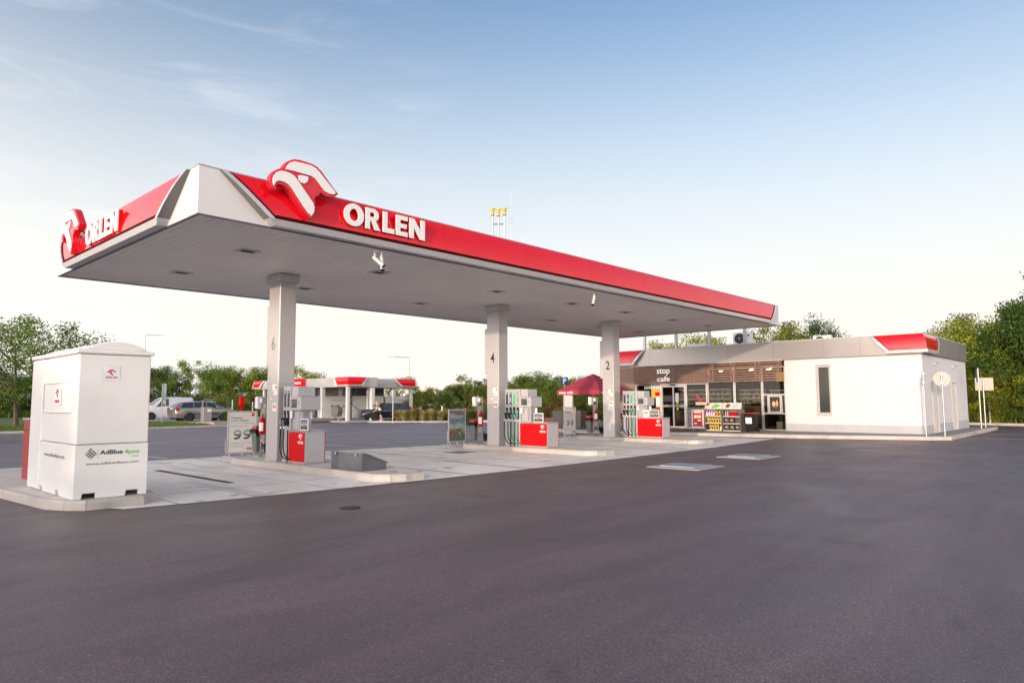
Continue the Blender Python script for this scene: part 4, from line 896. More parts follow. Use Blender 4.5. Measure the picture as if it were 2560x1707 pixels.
def kerbrun(name, pts, w=.14, h=.152, step=1.0, side=1, dirt=KERB):
    mb = MB()
    for a, b in zip(pts, pts[1:]):
        a, b = Vector((*a, 0)), Vector((*b, 0)); d = (b-a); L = d.length; d.normalize(); n = Vector((-d.y, d.x, 0))*side; k = max(1, round(L/step))
        for j in range(k):
            p, q = a+d*(L*j/k+.004), a+d*(L*(j+1)/k-.004)
            mb.add([p, q, q+n*w, p+n*w, p+n*.0+Z_*(h-.03), q+Z_*(h-.03), q+n*w+Z_*h, p+n*w+Z_*h, p+n*.03+Z_*h, q+n*.03+Z_*h], [(0, 1, 5, 4), (4, 5, 9, 8), (8, 9, 6, 7), (1, 2, 6, 9, 5), (3, 0, 4, 8, 7), (2, 3, 7, 6)])
    o = mb.build(name, dirt); o['kind'] = 'structure'; return o
kerbrun('pavement_kerb', [(27, 19.6), (23.82, 10.6), (23.5, 8.2), (24.2, 4.6), (25.25, -.93), (26.9, -5.60), (27.45, -6.2), (40.2, -6.0)])
kerbrun('forecourt_kerb', [(30, 30), (47.2, 14), (47.2, -3.5), (46.7, -6.5), (52.3, -60)], step=1.5)
MB().box(24.75, 28.6, 3.9, 6.9, .147, .150).build('red_paving_band', BRICKR)['kind'] = 'structure'
o = box('door_mat', MAT_, None, 24.85, 26.3, 4.25, 5.5, .1505, .165); tag(o, 'dark mat lying on the pavement in front of the shop doors', 'mat')

shop = thing('shop_building', (SX, SY, .146), 'white single storey shop with wooden louvres, glass front and grey roof band', 'shop')
E_ = 38.2
w = MB()
def wall_x(mb, x0, x1, y0, y1, z0, z1): mb.box(x0, x1, y0, y1, z0, z1)
wz = 3.62
w.box(SX, SX+.3, SY, -1.215, .147, wz); w.box(SX, SX+.3, -.545, .92, .147, wz); w.box(SX, SX+.3, -1.2149, -.5451, .147, .93); w.box(SX, SX+.3, -1.2149, -.5451, 3.29, wz)
w.box(SX+.3, E_, SY, SY+.25, .147, wz); w.box(E_-.25, E_, SY+.25, SE, .147, wz); w.box(SX+.3, E_-.25, SE-.25, SE, .147, wz)
w.box(SX+.02, SX+.3, 9.5, SE, .147, wz)
wl = w.build('wall', WALL, shop)
box('roof', M('roof_membrane', (.22, .22, .22), .9), shop, SX+.1, E_-.05, SY+.1, SE-.05, 3.9, 4.08)
pl = MB(); pl.box(SX-.012, SX, SY-.012, .92, .147, .50); pl.box(SX+.001, 30.28, SY-.012, SY-.001, .147, .52); pl.box(31.32, 34.28, SY-.012, SY-.001, .147, .54); pl.box(35.32, E_, SY-.012, SY-.001, .147, .56)
pl.build('plinth', PLINTH, wl)
# roof band
fb = MB(); fb.box(SX-.07, SX+.02, SY-.07, SE+.07, wz, 4.50); fb.box(SX+.021, E_+.07, SY-.07, SY+.02, wz, 4.50); fb.box(E_+.0, E_+.07, SY+.021, SE+.07, wz, 4.5); fb.box(SX+.021, E_, SE, SE+.07, wz, 4.5)
fb = fb.build('roof_band', FASC, shop)
jn = MB()
for y in (-2.6, -1.0, 1.4, 3.8, 6.2, 8.5): jn.box(SX-.073, SX-.069, y-.004, y+.004, wz+.01, 4.49)
for x in (33.0, 35.6): jn.box(x-.004, x+.004, SY-.073, SY-.069, wz+.01, 4.49)
jn.build('band_joint', DGREY, fb)
cp = MB(); cp.box(SX-.09, SX+.12, SY-.09, SE+.09, 4.501, 4.53); cp.box(SX+.1201, E_+.09, SY-.09, SY+.12, 4.501, 4.53); cp.build('coping', M('coping_white', (.6, .58, .56), .5), fb)
un = MB(); un.box(SX-.068, SX-.001, SY-.068, SE, wz-.02, wz-.001); un.box(SX, E_, SY-.068, SY-.001, wz-.02, wz-.001); un.build('drip_edge', DGREY, fb)
# red sign sections on the band
SP = [(.02, 4.49), (.10, 4.36), (.17, 4.18), (.20, 3.98), (.20, 3.80)]
def shop_red(s0t, s1t, k0, k1, to, join_out=0):
    zt, zb = SP[0][1], SP[-1][1]; vs = []; n = len(SP)
    for o_, z in SP:
        f_ = (zt-z)/(zt-zb); vs += [to(s0t+k0*f_, o_, z), to(s1t-k1*f_+join_out*o_, o_, z)]
    fs = [(2*j, 2*j+1, 2*j+3, 2*j+2) for j in range(n-1)]
    vs2 = [to(s0t+k0*(zt-z)/(zt-zb), 0, z) for o_, z in SP] + [to(s1t-k1*(zt-z)/(zt-zb)+0*o_, 0, z) for o_, z in SP]; q = 2*n
    for j in range(n-1):
        fs += [(2*j, 2*j+2, q+j+1, q+j)]
        if not join_out: fs += [(2*j+1, q+n+j, q+n+j+1, 2*j+3)]
    fs += [(2*n-2, 2*n-1, q+2*n-1, q+n-1)]
    p = MB().add(vs+vs2, fs).build('red_sign', RED, fb, smooth=True)
    fr = MB()
    for lo, hi, ex in ((.015, .17, .03),):
        vs = []
        for o_, z in SP+[(.22, 3.76)]:
            s = s0t+k0*(zt-z)/(zt-zb); vs += [to(s-hi, o_+ex, z), to(s-lo, o_+ex, z), to(s-hi, 0, z), to(s-lo, 0, z)]
        m = n+1
        for j in range(m-1): k = 4*j; fr.add([vs[k+i] for i in range(8)], [(0, 1, 5, 4), (0, 4, 6, 2), (1, 3, 7, 5)])
        if not join_out or True:
            pass
    sL, sR = s0t+k0-.14, s1t-k1+join_out*.22+(.14 if not join_out else 0)
    fr.add([to(sL, .24, 3.795), to(sR, .24, 3.795), to(sR, .23, 3.66), to(sL, .23, 3.66), to(sL, 0, 3.66), to(sR, 0, 3.66), to(sL, .0, 3.795), to(sR, 0, 3.795)], [(0, 1, 2, 3), (3, 2, 5, 4), (6, 7, 1, 0), (0, 3, 4, 6), (1, 7, 5, 2)])
    fr.build('silver_frame', M('pale_frame', (.55, .53, .52), .4, .4), p)
    lp = MB(); vs = []
    for o_, z in SP:
        s = s0t+k0*(zt-z)/(zt-zb); vs += [to(s-.014, o_+.012, z), to(s+.03, o_+.012, z)]
    lp.add(vs, [(2*j, 2*j+1, 2*j+3, 2*j+2) for j in range(n-1)]); lp.build('dark_red_lip', REDD, p)
# front, at the near corner (s runs towards -Y), wraps the corner
shop_red(3.17, 4.95+.14, .66, 0, lambda s, o_, z: (SX-.07-o_, -s, z), 1)
shop_red(-(31.16), -(SX-.07), .70, 0, lambda s, o_, z: (-s, SY-.07-o_, z), 1)
shop_red(-12.6, -8.92, 0, .60, lambda s, o_, z: (SX-.07-o_, -s, z)) if 0 else None
def left_red():
    to = lambda s, o_, z: (SX-.07-o_, s, z)
    shop_red(8.92, 11.6, .62, 0, to)
left_red()
# windows: frames and panes
def glazing(y0, y1, z0, z1, extra=()):
    f = MB(); w_ = .055
    f.box(SX+.02, SX+.12, y0, y1, z0, z0+w_); f.box(SX+.02, SX+.12, y0, y1, z1-w_, z1); f.box(SX+.02, SX+.12, y0, y0+w_, z0+w_, z1-w_); f.box(SX+.02, SX+.12, y1-w_, y1, z0+w_, z1-w_)
    for e in extra: f.box(*e)
    o = f.build('window', ALU, shop, bevel=.004)
    box('pane', GLASS, o, SX+.065, SX+.069, y0+w_, y1-w_, z0+w_, z1-w_)
    return o
fl = .15
glazing(7.87, 9.48, fl, 2.56)
g5 = glazing(5.09, 6.32, fl, 2.56)
glazing(3.55, 5.05, fl, 3.30); glazing(2.09, 3.54, fl, 3.30)
wr_ = glazing(.925, 2.08, fl, 3.30, [(SX+.018, SX+.122, .98, 2.025, 1.87, 1.95), (SX+.018, SX+.122, .98, 2.025, .95, 1.03), (SX+.01, SX+.13, 1.72, 1.84, 1.03, 1.87), (SX+.01, SX+.13, 1.10, 1.22, 1.03, 1.87), (SX+.012, SX+.128, 1.22, 1.72, 1.80, 1.87), (SX+.012, SX+.128, 1.22, 1.72, 1.03, 1.09)])
dr = MB(); dr.box(SX+.0, SX+.14, 6.33, 7.86, 2.46, 2.60); dr.box(SX+.0, SX+.14, 6.33, 6.39, fl, 2.46); dr.box(SX+.0, SX+.14, 7.80, 7.86, fl, 2.46); dr = dr.build('door', ALU, shop, bevel=.004)
for a, b in ((6.40, 7.09), (7.10, 7.79)):
    l = MB(); l.box(SX+.04, SX+.08, a, b, fl+.01, fl+.10); l.box(SX+.04, SX+.08, a, b, 2.38, 2.455); l.box(SX+.04, SX+.08, a, a+.04, fl+.1, 2.38); l.box(SX+.04, SX+.08, b-.04, b, fl+.1, 2.38)
    l = l.build('door_leaf', ALU, dr); box('leaf_pane', GLASS, dr, SX+.058, SX+.061, a+.04, b-.04, fl+.1, 2.38)
box('door_sensor', BLACK, dr, SX-.06, SX-.001, 6.95, 7.25, 2.47, 2.53, bevel=.01)
m_ = MB()
for i in range(9): m_.box(SX+.052, SX+.0535, 6.5+i*.15, 6.54+i*.15, 1.33, 1.38)
m_.box(SX+.055, SX+.0565, 6.44, 7.76, 1.28, 1.42) if 0 else None
m_.build('door_marks', MGREY, dr)
m_ = MB(); m_.box(SX+.054, SX+.0565, 6.44, 7.05, 1.29, 1.42); m_.box(SX+.054, SX+.0565, 7.14, 7.75, 1.29, 1.42); m_.build('door_band', FROST, dr)
m_ = MB(); m_.box(SX+.05, SX+.053, 6.78, 6.98, 1.55, 2.05); m_.build('door_notice', WHITE, dr)
m_ = MB(); m_.box(SX+.048, SX+.0495, 6.80, 6.92, 1.42, 1.58); m_.box(SX+.048, SX+.0495, 6.80, 6.92, 1.12, 1.28); m_.build('door_sticker', YELL, dr)
m_ = MB(); m_.box(SX+.056, SX+.058, 5.15, 6.26, .21, 1.22); m_.build('window_film', FROST, g5)
# stickers and menus on the left pane
wl0 = [c for c in shop.children if c.name.startswith('window')][0]
m_ = MB(); m_.box(SX+.055, SX+.058, 7.95, 8.95, 2.30, 2.46); m_.box(SX+.055, SX+.058, 7.95, 8.2, 1.30, 1.85); m_.build('window_sticker', WHITE, wl0)
m_ = MB(); m_.box(SX+.054, SX+.0565, 7.95, 8.25, 1.90, 2.12); m_.lathe([(.11, 0), (.11, .002)], (SX+.052, 8.08, 1.19), 16, 'x'); m_.build('window_sticker', RED, wl0)
m_ = MB(); m_.box(SX+.056, SX+.0575, 7.95, 8.5, 1.80, 2.28); m_.build('window_sticker', YELL, wl0)
m_ = MB(); m_.box(SX+.058, SX+.0595, 7.93, 9.42, .21, 1.22); m_.build('window_film', FROST, wl0)
m_ = MB(); [m_.box(SX+.053, SX+.0545, 8.02+i*.16, 8.10+i*.16, 2.34, 2.42) for i in range(6)]; m_.build('sticker_print', MGREY, wl0)
# poster in the serving hatch
hp = box('hatch_poster', INDARK, wr_, SX+.03, SX+.033, 1.25, 1.69, 1.12, 1.78)
m_ = MB()
for y, z, a, b in ((1.52, 1.45, .09, .14), (1.36, 1.48, .05, .16)):
    m_.add([(SX+.028, y+a*math.cos(k*.628), z+b*math.sin(k*.628)) for k in range(10)], [tuple(range(10))])
m_.build('food_print', M('pastry_print', (.62, .38, .20), .5, var=.3, nscale=20), hp)
m_ = MB(); m_.add([(SX+.0275, 1.42+.05*math.cos(k*.785), 1.28+.04*math.sin(k*.785)) for k in range(8)], [tuple(range(8))]); m_.build('food_print', M('dull_red_print', (.35, .05, .04)), hp)
# slim side window in the white wall
sw = MB(); a, b, c, d = -1.215, -.545, .93, 3.29
sw.box(SX+.05, SX+.12, a, b, c, c+.12); sw.box(SX+.05, SX+.12, a, b, d-.12, d); sw.box(SX+.05, SX+.12, a, a+.09, c+.12, d-.12); sw.box(SX+.05, SX+.12, b-.12, b, c+.12, d-.12)
sw = sw.build('window', M('window_frame_grey', (.42, .40, .40), .45), shop, bevel=.005)
box('pane', DARKG, sw, SX+.07, SX+.08, a+.09, b-.12, c+.12, d-.12); box('sill', ALU, sw, SX-.05, SX+.049, a-.02, b+.02, c-.03, c-.002)
m_ = MB().lathe([(.05, 0), (.05, -.012)], (SX, .14, .78), 12, 'x').build('vent', M('offwhite', (.62, .60, .58), .6), wl)
# doors and lamps on the right wall
for i, x in enumerate((30.3, 34.3)):
    d = box('door', M('door_white', (.66, .65, .64), .5), shop, x+.04, x+.98, SY-.006, SY-.0015, .16, 2.42)
    m_ = MB(); m_.box(x, x+.038, SY-.05, SY-.0015, .148, 2.46); m_.box(x+.982, x+1.02, SY-.05, SY-.0015, .148, 2.46); m_.box(x+.038, x+.982, SY-.05, SY-.0015, 2.425, 2.46); m_.build('door_frame', M('frame_warm_grey', (.40, .36, .33), .5), d)
    m_ = MB().tube([(x+.12, SY-.005, 1.15), (x+.12, SY-.06, 1.15), (x+.30, SY-.06, 1.15)], .012, 6); m_.build('handle', STEEL, d)
    lx = (30.92, 34.81)[i]
    m_ = MB(); m_.box(lx-.05, lx+.05, SY-.09, SY-.001, 3.2, 3.3); m_.box(lx-.03, lx+.25, SY-.22, SY-.06, 3.29, 3.31); m_.build('wall_lamp', ALU, shop, bevel=.01)
# wooden louvres
lv = MB()
for i in range(8):
    z = 2.62+i*.122
    x = SX-.25
    lv.box(x, x+.03, .95, 9.5, z-.033, z+.033)
lv = lv.build('louvre', WOOD, shop, bevel=.004)
for y in (1.15, 2.1, 2.3, 3.4, 3.6, 4.6, 4.78, 5.7, 5.88, 6.1, 6.9, 7.95, 8.15, 9.2, 9.42): MB().box(SX-.217, SX-.17, y-.03, y+.03, 2.58, 3.56).build('louvre_bracket', M('bracket_brown', (.16, .11, .09), .5), lv)
bk_ = MB(); bk_.box(SX-.16, SX-.14, 5.0, 9.5, 2.58, 3.5); bk_.build('louvre_backing', M('backing_brown', (.13, .09, .075), .7), lv)
cn2 = MB(); cn2.box(SX-.28, SX-.069, .93, 9.6, 3.56, 3.60); cn2.build('louvre_canopy', M('pale_soffit', (.55, .50, .46), .6), lv)
lw2 = MB()
for i in range(27):
    z = .22+i*.125; lw2.box(SX-.08, SX-.05, 9.52, 11.55, z-.05, z+.05)
lw2.build('slat_wall', WOOD, shop)
st_ = MB()
lettering(st_, 'stop', (SX-.252, 7.90, 3.03), NY, Z_, .80, .38, .03, .012, .02); lettering(st_, 'cafe', (SX-.252, 7.90, 2.70), NY, Z_, .80, .29, .03, .012, .02)
st_.build('sign_lettering', M('lit_sign_white', (.9, .88, .84), .5, emit=((1, .95, .88), .2)), lv)
# interior
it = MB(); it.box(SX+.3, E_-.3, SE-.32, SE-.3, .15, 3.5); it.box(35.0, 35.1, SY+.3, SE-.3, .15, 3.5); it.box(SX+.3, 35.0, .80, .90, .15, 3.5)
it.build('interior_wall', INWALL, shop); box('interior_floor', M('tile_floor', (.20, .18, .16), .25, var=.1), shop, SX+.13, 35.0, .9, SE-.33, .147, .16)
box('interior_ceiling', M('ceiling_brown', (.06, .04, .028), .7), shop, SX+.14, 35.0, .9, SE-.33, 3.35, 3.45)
cl = M('warm_lamp', (1, .8, .5), .5, emit=((1, .62, .28), 40)); cw = M('white_lamp', (1, .95, .9), .5, emit=((1, .9, .75), 9))
m_ = MB()
for y in (2.2, 3.2, 4.2, 6.0, 7.2, 8.4):
    for x in (30.2, 32.4): m_.lathe([(.09, 0), (.10, .06)], (x, y, 3.27), 12)
m_.build('ceiling_lamp', cl, shop)
def isp(x, y0, y1, z0, z1, mat, name, label=None, cat=None, d=.3): return box(name, mat, shop, x, x+d, y0, y1, z0, z1)
isp(31.2, 5.2, 8.4, .16, .98, INWOOD, 'counter'); isp(31.1, 5.15, 8.45, .985, 1.02, M('counter_top', (.4, .36, .32), .3), 'counter_top', d=.8)
GM_ = {k: M('goods_'+n, c, .5) for k, n, c in (('w', 'cream', (.42, .38, .33)), ('r', 'red', (.26, .02, .02)), ('y', 'amber', (.40, .24, .03)), ('b', 'blue', (.03, .06, .22)), ('o', 'brown', (.20, .08, .03)), ('g', 'green', (.08, .16, .04)))}
for (y0, y1, z0, z1) in ((3.9, 5.4, 1.25, 2.25), (1.3, 3.6, 1.1, 2.2), (6.0, 9.3, 1.2, 2.3)):
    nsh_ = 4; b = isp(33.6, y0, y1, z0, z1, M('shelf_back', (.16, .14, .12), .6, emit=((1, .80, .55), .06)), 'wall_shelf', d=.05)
    sh = MB(); nsh = 4
    for k_ in range(nsh+1): sh.box(33.3, 33.6, y0, y1, z0+(z1-z0)*k_/nsh-.012, z0+(z1-z0)*k_/nsh+.008)
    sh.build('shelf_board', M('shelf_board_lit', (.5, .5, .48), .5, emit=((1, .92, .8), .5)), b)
    rr = random.Random(int(y0*10))
    gp = {}
    for k_ in range(nsh):
        y = y0+.05
        while y < y1-.12:
            wd = rr.uniform(.035, .10); hh = rr.uniform(.45, .85)*(z1-z0)/nsh; c = rr.choice(['w', 'r', 'y', 'b', 'o', 'g', 'w'])
            gp.setdefault(c, MB()).box(33.32, 33.5, y, y+wd, z0+(z1-z0)*k_/nsh+.009, z0+(z1-z0)*k_/nsh+.009+hh); y += wd+rr.uniform(.005, .04)
    for c, m_ in gp.items(): m_.build('shelf_goods', GM_[c], b)
ar = MB().prism([(0, .0), (.28, -.30), (.20, -.38), (.46, -.42), (.42, -.16), (.36, -.24), (.08, .08)], (SX+.35, 5.98, 1.95), NY, Z_, (.03, 0, 0)).build('red_arrow', M('lit_red', (.8, .02, .02), .5, emit=((1, .02, .02), .8)), shop)
sg = box('counter_sign', M('brown_red_sign', (.22, .03, .02), .5), shop, SX+.4, SX+.44, 5.2, 6.05, 1.33, 1.66); box('sign_face', M('lit_face', (.9, .85, .75), .5, emit=((1, .85, .65), 1.0)), sg, SX+.39, SX+.398, 5.35, 5.95, 1.40, 1.56)
isp(30.4, 1.1, 2.0, 2.6, 3.1, M('orange_menu', (.5, .25, .06), .6, emit=((1, .45, .1), .7)), 'menu_board', d=.05)
m_ = MB().tube([(30.3, 1.35, 3.3), (30.3, 1.35, 2.5)], .03, 8).build('pendant_lamp', M('brass', (.6, .5, .3), .4, .6), shop)
isp(30.2, 1.0, 1.5, .16, .5, BLUE, 'crate', d=.5); isp(30.0, 1.6, 1.9, .16, .55, M('pale_tub', (.5, .55, .5), .5), 'storage_tub', d=.4)
m_ = MB().lathe([(.22, 0), (.28, .12), (.28, .14)], (30.1, 3.0, 1.35), 16).build('bread_basket', INDARK, shop); MB().lathe([(.22, 0), (.15, .10), (.03, .15)], (30.1, 3.0, 1.48), 12).build('bread', M('bread', (.6, .38, .15), .7), m_)
box('basket_table', INWOOD, shop, 29.8, 30.4, 2.5, 3.5, .16, 1.34)

# roof equipment
def ac(y1, x, z, s, label):
    t = thing('air_conditioner', (x, y1, z), label, 'air conditioner')
    w_, h_ = .95*s, .62*s
    b = MB().box(x, x+.34, y1-w_, y1, z+.05, z+.05+h_).build('casing', WPLA, t, bevel=.02)
    f = MB().lathe([(.27*s, 0), (.27*s, -.015), (.24*s, -.02)], (x, y1-.36*s, z+.05+h_*.5), 24, 'x').build('fan_grille', M('grille_dark', (.03, .03, .035), .5), b)
    MB().lathe([(.05*s, -.02), (.05*s, -.03)], (x, y1-.36*s, z+.05+h_*.5), 12, 'x').build('hub', GREYP, f)
    box('badge', BLUE, b, x-.004, x-.001, y1-w_+.05, y1-w_+.16, z+h_*.72, z+h_*.86)
    ft = MB(); ft.box(x+.05, x+.3, y1-.1, y1-.05, 4.081, z+.05); ft.box(x+.05, x+.3, y1-w_+.05, y1-w_+.1, 4.081, z+.05); ft.build('foot', STEEL, t)
ac(3.78, 29.35, 4.50, 1.0, 'white air conditioner with a dark fan on the shop roof beside the canopy post')
ac(-.22, 29.6, 4.18, .85, 'white air conditioner partly hidden on the shop roof over the white wall')
t = thing('roof_hatch', (29.4, 5.8, 4.08), 'low white skylight on the shop roof behind the roof band', 'skylight'); box('hood', WPLA, t, 29.2, 29.9, 5.3, 6.3, 4.09, 4.70, bevel=.03)
t = thing('roof_vent', (29.6, 2.3, 4.08), 'small pinkish round roof vent right of the air conditioner with the dark fan', 'roof vent'); MB().lathe([(.06, 0), (.06, .48), (.11, .50), (.11, .58), (.03, .66)], (29.6, 2.0, 4.08), 14).build('cowl', M('pinkish_white', (.6, .5, .48), .5), t, smooth=True)
t = thing('security_camera', (28.9, -5.05, 4.53), 'small camera on the roof edge at the near shop corner', 'security camera'); MB().tube([(28.9, -5.05, 4.53), (28.9, -5.05, 4.62), (29.0, -5.22, 4.60)], .03, 8).build('housing', WPLA, t, smooth=True); MB().tube([(29.0, -5.22, 4.60), (29.03, -5.27, 4.59)], .034, 8).build('lens_hood', BLACK, t)

# racks with washer fluid in front of the shop
def rack(y1, label, head):
    t = thing('display_rack', (26.55, y1-.45, .15), label, 'display rack'); y0 = y1-.90; x0, x1 = 26.3, 26.78
    f = MB(); f.box(x0, x1, y0, y0+.03, .15, 1.22); f.box(x0, x1, y1-.03, y1, .15, 1.22); f.box(x1-.02, x1, y0+.03, y1-.03, .15, 1.22); f.box(x0+.05, x1, y0+.03, y1-.03, .15, .19)
    f.build('cabinet', M('rack_grey', (.13, .125, .12), .5), t, bevel=.004)
    s = MB()
    for z in (.21, .545, .88): s.box(x0, x1-.021, y0+.031, y1-.031, z-.025, z)
    s.build('shelf', WHITE, t)
    s = MB().prism([(x0-.01, 1.22), (x0+.17, 1.53), (x0+.2, 1.53), (x0+.2, 1.22)], (0, y0, 0), X_, Z_, (0, .90, 0)).build('sign_box', M('sign_pale', (.62, .62, .60), .4) , t)
    n = Vector((-.31, 0, .18)).normalized()
    def on(a, b, off=.003): return Vector((x0-.01+.18*b, y1-.03-.84*a, 1.22+.31*b)) + n*off
    if head == 'g':
        for mt, P in ((LGREEN, [(.35, .1), (.7, .15), (.95, .6), (.6, .85), (.42, .5)]), (REDP, [(.02, .35), (.3, .92), (.02, .95)]), (GREEN, [(.02, .05), (.15, .08), (.02, .25)])):
            MB().add([on(*p) for p in P], [tuple(range(len(P)))]).build('sign_print', mt, s)
    else:
        P = [(.12, .45), (.22, .85), (.38, .75), (.42, .45), (.30, .2), (.2, .25)]
        MB().add([on(*p) for p in P], [tuple(range(len(P)))]).build('sign_print', M('brown_print', (.25, .05, .03), .5), s)
        m_ = MB()
        for z in (.7, .5, .35): m_.add([on(.55, z), on(.9, z), on(.9, z+.07), on(.55, z+.07)], [(0, 1, 2, 3)])
        m_.build('sign_text', MGREY, s)
    return t
rack(3.95, 'grey display rack with a green and white header, full of yellow and pink jugs', 'g')
rack(3.02, 'grey display rack with a brown and white header holding bottles and charcoal bags', 'b')
def jug(mat, lab):
    t = thing('jug', (0, 0, -50), lab, 'jug')
    b = MB().box(-.07, .07, -.055, .055, 0, .20).build('body', mat, t, bevel=.03, world=False)
    n = MB().prism([(-.05, .18), (.06, .18), (.055, .24), (.02, .27), (-.02, .27), (-.045, .23)], (0, -.03, 0), X_, Z_, (0, .06, 0)).build('neck', mat, t, bevel=.012, world=False)
    MB().lathe([(.022, .26), (.022, .29)], (0, 0, 0), 10).build('cap', WHITE if mat is PINK else BLACK, n, world=False)
    l = MB(); l.box(-.0715, -.0705, -.035, .035, .05, .15); l.build('paper_label', BLACK if mat is YELL else WHITE, b, world=False)
    return t
def bag(mat, lab):
    t = thing('bag', (0, 0, -50), lab, 'bag')
    vs = []; n = 10
    for z, w_, d_ in ((0, .10, .05), (.04, .12, .07), (.15, .125, .075), (.24, .11, .05), (.27, .09, .015), (.29, .10, .006)):
        for k in range(n): a = 2*math.pi*k/n; vs.append((d_*math.cos(a), w_*math.sin(a), z))
    fs = [(i*n+k, i*n+(k+1) % n, (i+1)*n+(k+1) % n, (i+1)*n+k) for i in range(5) for k in range(n)]+[tuple(range(n))]
    b = MB().add(vs, fs).build('pouch', mat, t, smooth=True, world=False)
    l = MB(); l.box(-.0775, -.0765, -.05, .05, .12, .20); l.build('print', M('pale_brown', (.45, .30, .25), .5), b, world=False)
    return t
def bottle(mat, cap, lab):
    t = thing('bottle', (0, 0, -50), lab, 'bottle')
    b = MB().lathe([(.036, 0), (.04, .01), (.04, .15), (.028, .19), (.015, .21), (.015, .23)], (0, 0, 0), 12).build('body', mat, t, smooth=True, world=False)
    MB().lathe([(.018, .225), (.018, .25)], (0, 0, 0), 10).build('cap', cap, b, world=False); return t
def place(src, spots, labf, group):
    for i, (y, z, row) in enumerate(spots):
        o = src if i == 0 else dup(src)
        o.location = (26.42, y, z); o['label'] = labf(row); o['group'] = group
rowname = {0: 'bottom', 1: 'middle', 2: 'top'}
place(jug(YELL, ''), [(3.83-.0-i*.13-.0, .545, 1) for i in range(6)] + [(3.70-i*.13, .21, 0) for i in range(4)] + [(3.36-i*.15, .88, 2) for i in range(2)], lambda r: 'yellow screen wash jug on the %s shelf of the green headed rack' % rowname[r], 'yellow jugs in the display rack')
place(jug(PINK, ''), [(3.86-i*.125, .88, 2) for i in range(4)], lambda r: 'pink jug on the top shelf of the green headed rack', 'pink jugs in the display rack')
place(jug(M('orange_plastic', (.75, .25, .05), .35), ''), [(3.14, .21, 0)], lambda r: 'orange jug at the right end of the bottom shelf of the green headed rack', 'orange jug in the display rack')
place(bag(M('charcoal_bag', (.05, .035, .032), .45), ''), [(2.86-i*.27, .21, 0) for i in range(3)] + [(2.86-i*.26, .545, 1) for i in range(2)], lambda r: 'dark brown bag on the %s shelf of the brown headed rack' % rowname[r], 'bags in the display rack')
place(bottle(M('clear_bottle', (.35, .33, .33), .25), WHITE, ''), [(2.90-i*.10, .88, 2) for i in range(2)], lambda r: 'pale bottle on the top shelf of the brown headed rack', 'pale bottles in the display rack')
place(bottle(REDP, WHITE, ''), [(2.68-i*.10, .88, 2) for i in range(4)], lambda r: 'red bottle on the top shelf of the brown headed rack', 'red bottles in the display rack')
# wheelie bin
t = thing('wheelie_bin', (26.6, 1.72, .15), 'black wheeled bin with a red lid and white notice in front of the shop window', 'bin')
x, y = 26.6, 1.72
bb = MB().add([(x-.2, y-.2, .20), (x+.2, y-.2, .20), (x+.2, y+.2, .20), (x-.2, y+.2, .20), (x-.27, y-.26, 1.0), (x+.27, y-.26, 1.0), (x+.27, y+.26, 1.0), (x-.27, y+.26, 1.0)], [(0, 3, 2, 1), (4, 5, 6, 7), (0, 1, 5, 4), (1, 2, 6, 5), (2, 3, 7, 6), (3, 0, 4, 7)]).build('body', BLACK, t, bevel=.02)
MB().box(x-.29, x+.29, y-.28, y+.28, 1.005, 1.06).build('lid', M('lid_red', (.40, .012, .02), .35), t, bevel=.02)
m_ = MB(); m_.add([(x-.264, y+.16, .55), (x-.264, y-.14, .55), (x-.285, y-.14, .83), (x-.285, y+.16, .83)], [(0, 1, 2, 3)]); m_.build('notice', WHITE, bb)
for dy in (-.26, .26): MB().lathe([(.10, -.025), (.10, .025)], (x+.18, y+dy, .25), 16, 'y').build('wheel', BLACK, t)
# promo stand
t = thing('promo_stand', (26.35, 4.35, .15), 'white framed stand with a dark red price poster left of the display racks', 'poster stand')
f = MB(); f.box(26.33, 26.37, 4.03, 4.67, .30, .35); f.box(26.33, 26.37, 4.03, 4.67, 1.13, 1.18); f.box(26.33, 26.37, 4.03, 4.08, .35, 1.13); f.box(26.33, 26.37, 4.62, 4.67, .35, 1.13); f.build('frame', WPLA, t, bevel=.008)
pp = box('poster', M('promo_red', (.40, .01, .03), .4), t, 26.345, 26.355, 4.08, 4.62, .35, 1.13)
f = MB(); f.tube([(26.35, 4.1, .16), (26.35, 4.1, .31)], .012, 6); f.tube([(26.35, 4.6, .16), (26.35, 4.6, .31)], .012, 6); f.tube([(26.1, 4.1, .165), (26.6, 4.1, .165)], .012, 6); f.tube([(26.1, 4.6, .165), (26.6, 4.6, .165)], .012, 6); f.build('leg', STEEL, t)
m_ = MB(); bars(m_, (26.345, 4.62, .35), NY, Z_, [(.05, .46, .69, .74), (.08, .2, .52, .56), (.08, .2, .44, .50), (.26, .44, .28, .35), (.08, .22, .13, .2), (.05, .48, .03, .04)], .002); m_.build('print', WHITE, pp)
m_ = MB(); bars(m_, (26.345, 4.62, .35), NY, Z_, [(.22, .29, .44, .56), (.30, .37, .44, .56), (.38, .45, .44, .56)], .002); [m_.build('price' , M('pale_yellow', (.85, .65, .25), .5), pp)] if 0 else m_.build('price_print', M('pale_yellow', (.85, .65, .25), .5), pp)

